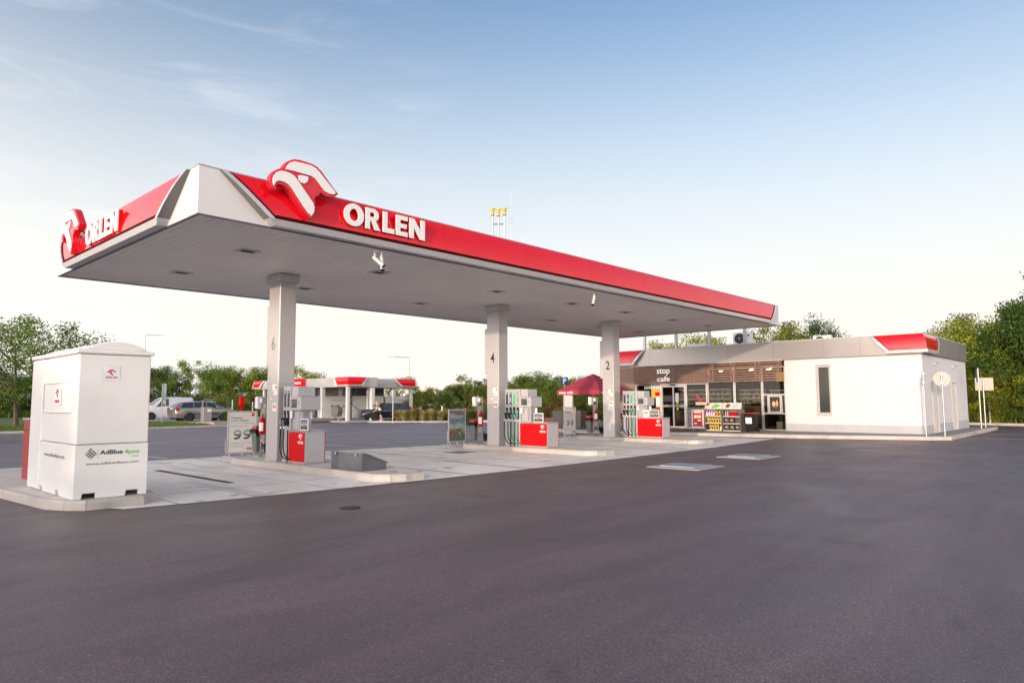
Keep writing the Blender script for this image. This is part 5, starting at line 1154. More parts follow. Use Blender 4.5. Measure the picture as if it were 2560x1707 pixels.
# ------------------------------------------------------------------ umbrella, patio things
ux, uy, h = 25.85, 10.32, 1.42; ang = 0
t = thing('parasol', (ux, uy, .15), 'square wine red parasol lettered stop cafe left of the column numbered 2', 'parasol')
MB().tube([(ux, uy, .15), (ux, uy, 3.1)], .028, 10).build('pole', STEEL, t, smooth=True)
FAB = M('wine_fabric', (.36, .034, .062), .8, var=.08, nscale=2)
vs = [(ux, uy, 3.14)]; n = 8; fs = []
ringp = []
for k in range(4):
    cs = [(-h, h), (-h, -h), (h, -h), (h, h)]; a, b = cs[k], cs[(k+1) % 4]
    for i in range(n): f_ = i/n; sag = -.04*math.sin(math.pi*f_); ringp.append((ux+a[0]+(b[0]-a[0])*f_, uy+a[1]+(b[1]-a[1])*f_, 2.22+sag*-1))
m = len(ringp)
mid = [(ux+(p[0]-ux)*.5, uy+(p[1]-uy)*.5, 2.72-.03*math.sin(math.pi*(i % n)/n)) for i, p in enumerate(ringp)]
vs += mid+ringp+[(p[0], p[1], 1.97) for p in ringp]
for i in range(m): j = (i+1) % m; fs += [(0, 1+i, 1+j), (1+i, 1+m+i, 1+m+j, 1+j), (1+m+i, 1+2*m+i, 1+2*m+j, 1+m+j)]
c = MB().add(vs, fs).build('canopy_fabric', FAB, t); c.modifiers.new('s', 'SOLIDIFY').thickness = .008
m_ = MB(); lettering(m_, 'stop cafe', (ux-h, uy+h-.14, 2.0), NY, Z_, .98, .185, .008, .02); lettering(m_, 'stop cafe', (ux-h+.14, uy-h, 2.0), X_, Z_, .98, .185, .008, .02); m_.build('lettering', WHITE, c)
rb = MB(); [rb.tube([(ux, uy, 2.5), (ux+a*h*.95, uy+b*h*.95, 2.22)], .010, 5) for a, b in ((1, 1), (1, -1), (-1, 1), (-1, -1))]; rb.build('rib', STEEL, t)
box('base', DGREY, t, ux-.3, ux+.3, uy-.3, uy+.3, .15, .24, bevel=.02)
t = thing('menu_board', (27.3, 13.1, .15), 'tall white menu board under the blue parking sign beside the parasol', 'menu board')
u = Vector((.72, -.69, 0)); o = Vector((26.98, 13.35, 0))
MB().prism([(0, .9), (.58, .9), (.58, 2.35), (0, 2.35)], o, u, Z_, (.03, .03, 0)).build('board', WPLA, t)
m_ = MB(); bars(m_, o+Z_*.9, u, Z_, [(.02, .28, 1.24, 1.27), (.33, .56, 1.24, 1.27)], .004); m_.build('bracket', BLACK, t); m_ = MB(); bars(m_, o+Z_*.9, u, Z_, [(.12, .46, 1.12-.11*i, 1.13-.11*i) for i in range(7)], .004); m_.build('print', MGREY, t)
m_ = MB(); m_.tube([o+u*.04+Z_*.15, o+u*.04+Z_*2.4], .015, 6); m_.tube([o+u*.54+Z_*.15, o+u*.54+Z_*2.4], .015, 6); m_.build('post', BLACK, t)
t = thing('parking_sign', (30.3, 15.9, 0), 'blue square parking sign with a white P behind the parasol', 'road sign')
o = Vector((30.05, 15.98, 0)); u = Vector((.70, -.71, 0))
pl_ = MB().prism([(0, 2.72), (.45, 2.72), (.45, 3.2), (0, 3.2)], o, u, Z_, (.012, .012, 0)).build('plate', M('sign_blue', (.005, .03, .18), .4), t)
m_ = MB(); lettering(m_, 'P', o+u*.12+Z_*2.77, u, Z_, .22, .36, .004, .03); m_.build('letter', WHITE, pl_); MB().tube([o+u*.22+Vector((.03, .03, 0)), o+u*.22+Vector((.03, .03, 3.15))], .03, 8).build('post', STEEL, t)
for (x0, y0, lab, stk) in ((26.15, 11.85, 'dark brown grill cabinet with blue and orange stickers under the parasol', 1), (26.45, 13.15, 'dark brown cabinet partly hidden behind the small 99 poster stand', 0)):
    t = thing('patio_cabinet', (x0, y0, .15), lab, 'cabinet')
    b = box('body', M('cab_brown', (.10, .085, .075), .55), t, x0-.3, x0+.3, y0-.62, y0+.35, .16, 1.12, bevel=.01); box('top', BLACK, t, x0-.33, x0+.33, y0-.65, y0+.38, 1.121, 1.15)
    if stk:
        box('sticker', M('sky_blue_print', (.01, .22, .50), .4), b, x0-.304, x0-.3005, y0+.05, y0+.25, .93, 1.08); box('sticker', M('peach_print', (.65, .40, .28), .4), b, x0-.304, x0-.3005, y0-.28, y0-.14, .93, 1.07)
        m_ = MB(); m_.box(x0-.3025, x0-.3005, y0-.135, y0-.13, .2, 1.1); m_.build('door_seam', BLACK, b)
t = thing('patio_table', (25.9, 9.0, .15), 'round dark patio table beneath the parasol', 'table'); MB().lathe([(.40, .70), (.40, .73), (.38, .735)], (26.4, 9.3, .15), 20).build('top', M('table_top', (.2, .19, .18), .4), t); MB().tube([(26.4, 9.3, .15), (26.4, 9.3, .85)], .03, 8).build('leg', BLACK, t)
for i, (x, y) in enumerate(((25.9, 8.8), (26.6, 10.0))):
    t = thing('patio_chair', (x, y, .15), ('black patio chair beside column 2 under the parasol', 'black patio chair behind the round table under the parasol')[i], 'chair', 'patio chairs')
    box('seat', BLACK, t, x-.22, x+.22, y-.22, y+.22, .58, .61, bevel=.01); box('backrest', BLACK, t, x+.19, x+.22, y-.22, y+.22, .70, 1.0, bevel=.01)
    for a in (-.2, .2):
        for b in (-.2, .2): MB().tube([(x+a, y+b, .15), (x+a, y+b, 1.0 if a > 0 else .58)], .012, 6).build('leg', BLACK, t)

# ------------------------------------------------------------------ sign posts on the right
def round_sign(x, y, z, normal, label, zt):
    t = thing('sign_post', (x, y, .15), label, 'road sign'); n = Vector((*normal, 0)).normalized(); u = Vector((-n.y, n.x, 0))
    p = MB().tube([(x, y, .15), (x, y, zt)], .032, 10).build('post', STEEL, t, smooth=True)
    c = Vector((x, y, z)) - n*.045
    d = MB().prism([(.30*math.cos(2*math.pi*k/32), .30*math.sin(2*math.pi*k/32)) for k in range(32)], c, u, Z_, -n*.012).build('disc', M('sign_back_grey', (.36, .33, .31), .5, .1), t)
    m_ = MB(); m_.prism([(-.05, -.02), (.05, -.02), (.05, .02), (-.05, .02)], Vector((x, y, z-.15))-n*.04, u, Z_, n*.08); m_.prism([(-.05, -.02), (.05, -.02), (.05, .02), (-.05, .02)], Vector((x, y, z+.2))-n*.04, u, Z_, n*.08); m_.build('clamp', STEEL, d)
round_sign(26.58, -5.50, 2.48, (.25, -1), 'round sign seen edge on, on a pole at the near corner of the shop', 2.75)
round_sign(27.18, -6.03, 2.46, (-1, -.2), 'round sign seen from its pale back, on a pole at the shop corner', 2.72)
t = thing('sign_post', (36.8, -5.78, .15), 'tall pole with a narrow sign seen edge on, before the trees on the right', 'road sign'); MB().tube([(36.8, -5.78, .15), (36.8, -5.78, 3.2)], .035, 10).build('post', STEEL, t, smooth=True); MB().prism([(-.25, 2.5), (.25, 2.5), (.25, 3.15), (-.25, 3.15)], (36.84, -5.74, 0), (.96, .27, 0), Z_, (-.01, .03, 0)).build('plate', M('plate_blue_grey', (.10, .12, .25), .5), t)
t = thing('sign_post', (38.7, -5.68, .15), 'pole with a square sign seen from its pale back, rightmost pole by the trees', 'road sign'); MB().tube([(38.7, -5.68, .15), (38.7, -5.68, 2.65)], .035, 10).build('post', STEEL, t, smooth=True)
MB().prism([(-.40, 2.10), (.40, 2.10), (.40, 2.76), (-.40, 2.76)], (38.75, -5.72, 0), (.15, -.99, 0), Z_, (.012, 0, 0)).build('plate', M('sign_back_warm', (.44, .37, .32), .5), t)

# ------------------------------------------------------------------ car wash (about 60 m away)
t = thing('car_wash', (27.6, 36.6, 0), 'grey car wash canopy with red corner signs and white tool panels across the road', 'car wash')
BR_ = M('band_grey', (.50, .485, .475), .45, .3)
def wash_roof(x0, x1, y0, y1, z0=2.93, z1=3.74):
    m_ = MB(); m_.box(x0, x0+.08, y0, y1, z0, z1); m_.box(x0+.0801, x1, y0, y0+.08, z0, z1); m_.box(x1-.08, x1, y0+.0801, y1, z0, z1); m_.box(x0+.0801, x1-.0801, y1-.08, y1, z0, z1); m_.box(x0+.09, x1-.09, y0+.09, y1-.09, z0+.02, z0+.12)
    return m_.build('roof_band', BR_, t, bevel=.01)
ra = wash_roof(27.5, 30.42, 36.5, 52.8)
rb_ = wash_roof(30.9, 36.2, 38.6, 43.4)
WP = [(.02, 3.75), (.14, 3.62), (.20, 3.42), (.20, 3.12)]
def wash_red(par, to, s0t, s0b, s1t, s1b, corner=0):
    vs = []; n = len(WP)
    for o_, z in WP:
        f_ = (3.75-z)/(3.75-3.12); vs += [to(s0t+(s0b-s0t)*f_, o_, z), to(s1t+(s1b-s1t)*f_+corner*o_, o_, z)]
    b = [to(s0t+(s0b-s0t)*(3.75-z)/.63, 0, z) for o_, z in WP]+[to(s1t+(s1b-s1t)*(3.75-z)/.63, 0, z) for o_, z in WP]
    fs = [(2*j, 2*j+1, 2*j+3, 2*j+2) for j in range(n-1)]+[(2*j, 2*j+2, 2*n+j+1, 2*n+j) for j in range(n-1)]+[(2*j+1, 3*n+j, 3*n+j+1, 2*j+3) for j in range(n-1)]+[(2*n-2, 2*n-1, 4*n-1, 3*n-1)]
    p = MB().add(vs+b, fs).build('red_sign', RED, par)
    f = MB(); d0 = 1 if s1t > s0t else -1
    f.add([to(s0t-d0*.2, .03, 3.745), to(s0t, .06, 3.745), to(s0b, .24, 3.10), to(s0b-d0*.2, .24, 3.02), to(s1b+(corner*.24), .24, 3.02), to(s1b+corner*.24, .24, 3.10), to(s0b, 0, 3.02), to(s1b, 0, 3.02)], [(0, 1, 2, 3), (3, 2, 5, 4), (3, 4, 7, 6)])
    if not corner: f.add([to(s1t+d0*.2, .03, 3.745), to(s1t, .06, 3.745), to(s1b, .24, 3.10), to(s1b+d0*.2, .24, 3.02)], [(0, 1, 2, 3)])
    f.build('silver_frame', SILV, p); return p
tx_ = lambda s, o_, z: (27.5-o_, s, z); ty_ = lambda s, o_, z: (s, 36.5-o_, z); ty2 = lambda s, o_, z: (s, 38.6-o_, z)
wash_red(ra, tx_, 38.45, 37.85, 36.5, 36.5, -1); wash_red(ra, ty_, 29.24, 28.6, 27.5, 27.5, -1)
wash_red(ra, tx_, 51.0, 51.5, 52.7, 52.7)
wash_red(rb_, ty2, 33.9, 34.6, 36.1, 36.1)
rs = MB().box(27.28, 27.499, 43.25, 48.6, 3.08, 3.76).build('name_sign', RED, ra)
m_ = MB(); lettering(m_, 'umývací box', (27.28, 47.9, 3.18), NY, Z_, 4.3, .42, .01, .03); m_.build('lettering', WHITE, rs)
for x, y, w_ in ((27.62, 36.75, .13), (27.62, 40.6, .16), (30.1, 36.8, .16), (27.8, 51.4, .10), (35.9, 38.8, .12), (31.1, 38.8, .12), (30.3, 42.0, .14)):
    c = box('column', M('column_pale', (.60, .59, .58), .45), t, x-w_, x+w_, y-w_, y+w_, .10, 2.94, bevel=.01)
wash_plat = MB().prism([(27.0, 36.0), (30.0, 35.6), (30.2, 37.3), (37, 38.2), (37, 43.5), (27.0, 53.2), (26.9, 43)], (0, 0, .0), X_, Y_, (0, 0, .10)).build('base_slab', PALE, t)
wb = M('wash_back_wall', (.30, .26, .24), .6); wd = M('wash_dark_wall', (.10, .10, .105), .5)
box('back_wall', wb, t, 27.9, 31.6, 42.05, 42.2, .10, 2.93); box('back_wall', wd, t, 31.61, 36.4, 42.05, 42.2, .10, 2.93) if 0 else None
box('back_wall', wd, t, 31.61, 35.2, 42.05, 42.2, 2.05, 2.93)
wp = M('wash_panel_white', (.84, .82, .80), .4, var=.05, nscale=2)
for i, (x0, x1) in enumerate(((28.0, 31.0), (31.6, 35.0), (35.3, 38.6))):
    p = box('tool_panel', wp, t, x0, x1, 41.85, 41.95, .22, 2.22 if i else 2.2)
    m_ = MB(); bars(m_, (x0, 41.85, 0), X_, Z_, [(.45*(x1-x0)-.0, .45*(x1-x0)+1.0, 1.78, 1.84)] + [(.08, x1-x0-.1, .9, .92), (.2, .9, 1.30, 1.33)], .004); m_.build('panel_print', M('faint_print', (.42, .40, .38), .5), p)
    for j, mt in enumerate((REDP, REDP, YELL) if i < 2 else (BLUE, YELL, YELL)):
        xx = x0+(x1-x0)*(.42+.2*j) if i < 2 else x0+(x1-x0)*(.12+.28*j)
        box('tool_button', mt, p, xx, xx+.24, 41.84, 41.849, 1.15, 1.40)
box('side_wall', wd, t, 28.0, 28.1, 43.0, 52.0, .1, 2.93); box('roller_door', M('door_pale', (.55, .54, .53), .5), t, 27.95, 27.999, 43.6, 46.4, .1, 2.7)
m_ = MB(); m_.box(27.9, 27.95, 42.0, 42.9, .1, 2.9); m_.build('dark_pillar', wd, t)
h = [((29.6, 38.0, 3.0), (29.2, 37.6, 3.9)), ((30.4, 37.2, 3.0), (30.6, 37.4, 3.85)), ((30.5, 37.2, 3.1), (32.8, 38.4, 3.3))]
for a, b in h: MB().tube([a, b], .03, 6).build('lance_arm', M('arm_white', (.6, .6, .6), .5), t)
MB().tube([(29.6, 38.2, 2.95), (29.4, 38.3, 2.3), (29.9, 39.6, 1.3)], .02, 6).build('lance_hose', DGREY, t)
o = box('control_box', STEEL, t, 30.25, 30.6, 36.35, 36.6, 1.28, 1.72, bevel=.03); box('keypad', YELL, o, 30.30, 30.52, 36.335, 36.349, 1.34, 1.66)
t = thing('vacuum_drum', (29.2, 37.4, .1), 'grey drum vacuum with a raised hose beside the front column of the car wash', 'vacuum cleaner')
MB().lathe([(.20, .20), (.24, .25), (.24, .95), (.17, 1.02)], (29.2, 37.3, 0), 16).build('drum', M('drum_grey', (.20, .20, .21), .4, .3), t, smooth=True); MB().tube([(29.2, 37.3, .1), (29.2, 37.3, .22)], .05, 8).build('foot', DGREY, t); MB().tube([(29.1, 37.3, 1.0), (28.6, 37.6, 1.45), (28.3, 37.8, 1.72), (28.1, 37.9, 1.7)], .03, 8).build('hose', BLACK, t, smooth=True)
t = thing('waste_skip', (27.9, 39.0, .1), 'dark tilted barrow shaped bin on legs in the left bay of the car wash', 'bin')
MB().prism([(0, .5), (.25, .35), (.9, .35), (1.1, .8), (1.0, 1.15), (.1, 1.25)], (27.7, 39.4, .1), NY, Z_, (.5, 0, 0)).build('tub', M('skip_brown', (.12, .11, .10), .6), t, bevel=.05); m_ = MB(); m_.tube([(27.9, 39.1, .1), (27.9, 39.0, .5)], .04, 6); m_.build('leg', STEEL, t); MB().tube([(27.9, 38.6, .1), (27.9, 38.6, .5)], .04, 6).build('leg', STEEL, t)

# ------------------------------------------------------------------ cars
def lerp(a, b, f): return a+(b-a)*f
def car(name, loc, rz, st, win, shield, lights, paint, label, r=.32, axles=(-1.30, 1.28), plate=None, clad=None):
    t = thing(name, loc, label, 'van' if name == 'white_van' else 'car', None, rz)
    def S(x):
        for a, b in zip(st, st[1:]):
            if a[0] <= x <= b[0]: f = (x-a[0])/(b[0]-a[0]); return [lerp(p, q, f) for p, q in zip(a[1:], b[1:])]
        return st[0][1:] if x < st[0][0] else st[-1][1:]
    vs = []; N_ = 0; xs = []
    for a, b in zip(st, st[1:]):
        k = max(1, int((b[0]-a[0])/.18)); xs += [lerp(a[0], b[0], i/k) for i in range(k)]
    xs.append(st[-1][0])
    for x in xs:
        w, zb, zl, zr, wr = S(x)
        half = [(0, zb), (w*.9, zb), (w*.98, zb+(zl-zb)*.18), (w, zb+(zl-zb)*.5), (w*.985, zb+(zl-zb)*.8), (w*.955, zl), (wr+(w*.955-wr)*.08, lerp(zl, zr, .93)), (wr*.86, zr), (0, zr+.012)]
        rg = half + [(-a, b) for a, b in half[-2:0:-1]]; N_ = len(rg); vs += [(x, a, b) for a, b in rg]
    fs = [(i*N_+k, i*N_+(k+1) % N_, (i+1)*N_+(k+1) % N_, (i+1)*N_+k) for i in range(len(xs)-1) for k in range(N_)]
    fs += [tuple(range(N_)), tuple((len(xs)-1)*N_+k for k in range(N_))]
    bd = MB().add(vs, fs).build('body', paint, t, smooth=True, world=False)
    def side(x, tt, sgn, off=.012):
        w, zb, zl, zr, wr = S(x); y0, z0, y1, z1 = w*.955, zl, wr+(w*.955-wr)*.08, lerp(zl, zr, .93)
        return (x, sgn*(lerp(y0, y1, tt)+off), lerp(z0, z1, tt))
    for sgn in (1, -1):
        for (a0, b0, a1, b1) in win:   # bottom from a0..b0, top a1..b1
            n = 8; g = []
            for j in range(4):
                tt = .06+.88*j/3; xa, xb = lerp(a0, a1, tt), lerp(b0, b1, tt)
                g += [side(lerp(xa, xb, i/n), tt, sgn) for i in range(n+1)]
            MB().add(g, [(j*(n+1)+i, j*(n+1)+i+1, (j+1)*(n+1)+i+1, (j+1)*(n+1)+i) for j in range(3) for i in range(n)]).build('side_window', CGLASS, t, world=False)
    for nm, xa, xb in shield:
        n = 8; g = []
        for j in range(n+1):
            x = lerp(xa, xb, j/n); w, zb, zl, zr, wr = S(x); g += [(x, k*wr*.80, zr+.018-(.0 if abs(k) < 1 else .004)) for k in (-1, -.5, 0, .5, 1)]
        MB().add(g, [(j*5+i, j*5+i+1, (j+1)*5+i+1, (j+1)*5+i) for j in range(n) for i in range(4)]).build(nm, CGLASS, t, world=False)
    W = max(s[1] for s in st)
    for ax in axles:
        for sgn in (1, -1):
            w = S(ax)[0]
            MB().lathe([(r+.06, w-.12), (r+.06, w-.012), (r+.04, w-.008)] if sgn > 0 else [(r+.06, -w+.12), (r+.06, -w+.012), (r+.04, -w+.008)], (ax, 0, r+.015), 24, 'y').build('wheel_arch', BLACK, t, world=False)
            wh = MB().lathe([(r*.6, sgn*(w-.2)), (r, sgn*(w-.18)), (r, sgn*(w+.0)), (r*.93, sgn*(w+.012)), (r*.62, sgn*(w+.012))], (ax, 0, r), 24, 'y').build('wheel', M('tyre', (.02, .02, .021), .8), t, smooth=True, world=False)
            MB().lathe([(r*.61, sgn*(w+.001)), (r*.58, sgn*(w+.014)), (r*.2, sgn*(w+.006)), (r*.18, sgn*(w+.016))], (ax, 0, r), 14, 'y').build('rim', M('rim_dark', (.06, .06, .065), .35, .6), wh, world=False)
    for nm, mat, (x0, x1, y0, y1, z0, z1) in lights:
        for sgn in (1, -1): MB().box(x0, x1, sgn*y0, sgn*y1, z0, z1).build(nm, mat, t, .02, world=False)
    if plate:
        for px in plate:
            MB().box(px[0]-.012, px[0]+.012, -.26, .26, px[1], px[1]+.11).build('number_plate', WHITE, t, world=False)
    if clad:
        for sgn in (1, -1):
            w = S(0)[0]; MB().box(-1.0, .9, sgn*(w-.01), sgn*(w+.012), clad, clad+.05).build('side_strip', BLACK, t, world=False)
            MB().box(.62, .80, sgn*(w+.0), sgn*(w+.20), S(.7)[2]+.02, S(.7)[2]+.16).build('mirror', paint, t, .03, world=False)
            for xd in (-.9, .05): MB().box(xd, xd+.16, sgn*(w*.985-.01), sgn*(w+.015), S(0)[2]-.14, S(0)[2]-.11).build('door_handle', paint, t, world=False)
    return t
TL = M('tail_light_red', (.55, .02, .02), .2, coat=.5); HL = M('head_light', (.65, .65, .62), .15, coat=.5)
wagon = [(-2.28, .76, .42, .90, .98, .66), (-2.20, .85, .30, .96, 1.04, .64), (-1.98, .885, .24, .98, 1.24, .60), (-1.72, .89, .22, .98, 1.40, .60), (-.6, .89, .20, .97, 1.46, .64), (.25, .89, .20, .95, 1.45, .62), (.62, .89, .20, .94, 1.33, .64), (1.22, .885, .20, .92, 1.00, .76), (1.75, .87, .22, .86, .92, .74), (2.12, .82, .26, .74, .80, .66), (2.28, .68, .34, .62, .66, .55)]
wwin = [(-2.02, -1.02, -1.62, -1.02), (-.94, -.06, -.94, -.06), (.02, 1.02, .02, .50)]
wsh = [('rear_window', -2.17, -1.78), ('windscreen', .45, 1.17)]
car('silver_estate_car', (17.45, 40.9, .31), R(0), wagon, wwin, wsh, [('tail_light', TL, (-2.27, -2.02, .62, .875, .74, 1.02)), ('headlight', HL, (2.0, 2.2, .55, .80, .62, .74))], M('silver_beige_paint', (.33, .31, .29), .25, .6, var=.02, coat=.4), 'silver estate car parked side on, nearest of the cars in the far parking lot', plate=[(-2.29, .86)], clad=.52)
car('blue_estate_car', (19.5, 47.6, .31), R(180), wagon, wwin, wsh, [('tail_light', TL, (-2.27, -2.02, .62, .875, .74, 1.02)), ('headlight', HL, (2.0, 2.2, .55, .80, .62, .74))], M('dark_blue_paint', (.03, .045, .09), .2, .3, var=.02, coat=.6), 'dark blue car mostly hidden behind the silver estate car', plate=[(2.30, .45)])
van = [(-2.05, .80, .34, 1.05, 1.72, .70), (-1.95, .86, .26, 1.08, 1.80, .72), (-.8, .87, .22, 1.08, 1.84, .72), (.15, .87, .22, 1.06, 1.80, .70), (.50, .87, .22, 1.04, 1.66, .68), (1.18, .87, .22, 1.03, 1.10, .78), (1.7, .85, .24, .96, 1.02, .74), (1.98, .80, .28, .82, .88, .66), (2.08, .66, .34, .66, .70, .55)]
car('white_van', (17.25, 47.9, .31), R(180), van, [(-.05, 1.0, -.05, .48)], [('windscreen', .42, 1.14)], [('headlight', HL, (1.72, 1.98, .58, .82, .70, .90)), ('bumper', BLACK, (1.85, 2.10, .0, .80, .32, .52))], M('van_white_paint', (.70, .70, .71), .3, var=.02, coat=.3), 'white panel van behind the silver estate car, partly hidden by the white tank cabinet', axles=(-1.32, 1.30), plate=[(2.12, .52)])
car('black_estate_car', (31.67, 37.05, .10), R(165), wagon, wwin, wsh, [('tail_light', TL, (-2.27, -2.02, .62, .875, .74, 1.02)), ('headlight', M('head_dark', (.10, .10, .11), .1, coat=.6), (2.0, 2.2, .50, .80, .60, .74))], M('black_blue_paint', (.012, .016, .03), .15, .2, var=.02, coat=.7), 'dark blue estate car with its front towards the person at the car wash', plate=[(2.30, .45)], clad=.4)

# lot furniture
t = thing('vacuum_kiosk', (16.6, 38.35, .25), 'grey stainless service kiosk with a hooked arm in front of the silver estate car', 'service kiosk')
box('cabinet', M('kiosk_steel', (.36, .34, .33), .4, .5), t, 16.35, 16.95, 38.1, 38.6, .26, 1.35, bevel=.02); box('label_plate', WHITE, t, 16.62, 16.90, 38.09, 38.099, 1.02, 1.2)
m_ = MB(); m_.box(16.32, 16.40, 38.3, 38.38, 1.3, 1.93); m_.box(16.32, 17.0, 38.3, 38.38, 1.87, 1.93); m_.build('arm', STEEL, t)
t = thing('sign_post', (14.75, 41.6, .3), 'thin post with a narrow tall sign panel edge on, before the white van', 'road sign'); MB().tube([(14.75, 41.6, .3), (14.75, 41.6, 3.05)], .035, 8).build('post', STEEL, t, smooth=True); MB().prism([(-.14, 1.5), (.14, 1.5), (.14, 3.1), (-.14, 3.1)], (14.86, 41.55, 0), (.75, -.66, 0), Z_, (.02, .02, 0)).build('plate', M('pale_green_grey', (.30, .38, .36), .5), t)
t = thing('hydrant_cabinet', (20.85, 41.6, .2), 'red box on a red post seen above the large 99 poster stand', 'hydrant'); box('box', REDP, t, 20.67, 21.03, 41.45, 41.75, 1.35, 2.1, bevel=.03); MB().tube([(20.85, 41.6, .2), (20.85, 41.6, 1.4)], .12, 10).build('post', REDP, t)
def lamp(x, y, z, arm, label):
    t = thing('street_lamp', (x, y, 0), label, 'street lamp', 'thin street lamps beyond the forecourt')
    MB().tube([(x, y, 0), (x, y, z)], .09, 8, .045).build('pole', M('lamp_pole', (.5, .5, .52), .5), t, smooth=True)
    a = Vector(arm); b = MB().tube([(x, y, z), (x+a.x*.7, y+a.y*.7, z+.03), (x+a.x, y+a.y, z+.06)], .035, 6).build('arm', STEEL, t); e = Vector((x, y, z+.05))+a
    MB().prism([(0, -.12), (.7, -.09), (.7, .09), (0, .12)], e, a.normalized(), a.normalized().cross(Z_), (0, 0, .05)).build('lamp_head', GREYP, t)
lamp(24.1, 72.9, 9.5, (1.2, -.4, 0), 'street lamp rising above the roof of the white tank cabinet'); lamp(44.9, 50.4, 6.75, (-1.4, .9, 0), 'street lamp rising right of the car wash')
t = thing('sign_post', (27.9, 30.55, 0), 'thin pole with a small round sign standing before the ornamental grasses', 'road sign'); MB().tube([(27.9, 31.0, 0), (27.9, 31.0, 2.6)], .035, 8).build('post', M('pole_white', (.55, .55, .55), .4), t, smooth=True); MB().lathe([(.28, -.008), (.28, .008)], (27.94, 31.05, 2.3), 20, 'y').build('disc', M('disc_pale', (.55, .55, .58), .5), t)
for i, (x, y, z, lb) in enumerate(((33.3, 31.4, 1.3, 'white marker stake just left of the road poster'), (26.2, 50.5, 1.7, 'white marker stake left of the service post of column 6'), (21.9, 45.5, 1.9, 'white marker stake left of the red hydrant box'), (36.8, 38.3, 1.3, 'white marker stake behind the ornamental grasses by the dark car'), (9.2, 58.5, 2.8, 'white marker pole under the trees at the far left'), (47.6, -4.6, 2.0, 'pale marker pole at the foot of the right hand trees'))):
    o = MB().tube([(x, y, 0), (x, y, z)], .05, 6).build('marker_stake', WPLA, loc=(x, y, 0)); tag(o, lb, 'stake', 'white marker stakes')

# warehouse
t = thing('warehouse', (86, 95, 0), 'long flat pale warehouse behind the trees right of the car wash', 'warehouse')
wm = M('warehouse_cladding', (.72, .66, .62), .7, var=.03, nscale=.1)
box('hall', wm, t, 78.2, 120, 86.0, 125, 0, 5.45) if 0 else MB().add([(83.0, 98.6, 0), (88.0, 93.0, 0), (100, 104, 0), (95, 109, 0), (83.0, 98.6, 5.5), (88.0, 93.0, 5.75), (100, 104, 5.75), (95, 109, 5.5)], [(0, 3, 2, 1), (4, 5, 6, 7), (0, 1, 5, 4), (1, 2, 6, 5), (2, 3, 7, 6), (3, 0, 4, 7)]).build('hall', wm, t)
MB().add([(88.01, 93.0, 0), (101, 79.0, 0), (113, 90, 0), (100.01, 104, 0), (88.01, 93.0, 5.7), (101, 79.0, 5.7), (113, 90, 5.7), (100.01, 104, 5.7)], [(0, 3, 2, 1), (4, 5, 6, 7), (0, 1, 5, 4), (1, 2, 6, 5), (2, 3, 7, 6), (3, 0, 4, 7)]).build('annex', M('warehouse_annex', (.62, .56, .53), .7), t)
MB().add([(74.0, 104, 0), (83.0, 98.6, 0), (90, 110, 0), (80, 114, 0), (74, 104, 4.9), (83.0, 98.6, 4.9), (90, 110, 4.9), (80, 114, 4.9)], [(0, 3, 2, 1), (4, 5, 6, 7), (0, 1, 5, 4), (1, 2, 6, 5), (2, 3, 7, 6), (3, 0, 4, 7)]).build('low_hall', wm, t)
m_ = MB().add([(85.2, 96.08, 3.1), (85.5, 95.74, 3.1), (85.5, 95.74, 3.7), (85.2, 96.08, 3.7)], [(0, 1, 2, 3)]); m_.build('window', DARKG, t)

# ------------------------------------------------------------------ trees and plants
def crown(seed, n_cl, leaves, ls, shape, spread=.16, low=.15, flat=1.0):
    r_ = random.Random(seed); mb = MB(); V, F = mb.v, mb.f
    k = 0; cl = []
    while len(cl) < n_cl:
        a = r_.uniform(0, 2*math.pi); u = r_.uniform(-1, 1); rad = r_.uniform(.25, 1)**.5
        q = math.sqrt(1-u*u); p = Vector((rad*q*math.cos(a), rad*q*math.sin(a), rad*u))
        p.x *= .5; p.y *= .5; z = low+(1-low)*(p.z*.5+.5)
        wz = shape(z); p = Vector((p.x*wz*2*.5*2, p.y*wz*2*.5*2, z))
        cl.append((p, spread*r_.uniform(.5, 1.25)))
    for c, s in cl:
        m = int(leaves/n_cl*r_.uniform(.6, 1.4)*(s/spread))
        for _ in range(m):
            gz = lambda q=1: max(-1.7, min(1.7, r_.gauss(0, 1)))*q
            d = Vector((gz(), gz(), gz(.75)))*s*.42
            p = c+d
            if p.z < .0: continue
            n = Vector((r_.gauss(0, 1), r_.gauss(0, 1), r_.gauss(.5, 1))).normalized(); a = n.orthogonal().normalized(); b = n.cross(a)
            th = r_.uniform(0, 6.28); a2 = a*math.cos(th)+b*math.sin(th); b2 = n.cross(a2); L = ls*r_.uniform(.6, 1.35)
            i0 = len(V); V += [tuple(p-a2*L), tuple(p+b2*L*.5), tuple(p+a2*L), tuple(p-b2*L*.5)]; F.append((i0, i0+1, i0+2, i0+3))
    return mb, cl
def trunk_mb(seed, h, r, cl, nb=9):
    r_ = random.Random(seed+99); mb = MB(); top = h
    mb.tube([(0, 0, -.02), (r_.uniform(-.02, .02), r_.uniform(-.02, .02), top*.45), (r_.uniform(-.03, .03), r_.uniform(-.03, .03), top)], r, 7, r*.15)
    for c, s in r_.sample(cl, min(nb, len(cl))):
        z0 = min(c.z*.6, top*.9); mb.tube([(0, 0, z0), (c.x*.5, c.y*.5, lerp(z0, c.z, .6)), tuple(c)], r*.45, 5, r*.1)
    return mb
SH = {'round': lambda z: math.sqrt(max(.02, 1-(z*1.9-.95)**2))*.95, 'tall': lambda z: max(.15, (1-abs(z-.42)**1.6*1.6))*.8, 'bush': lambda z: max(.2, 1-z**3*.75)}
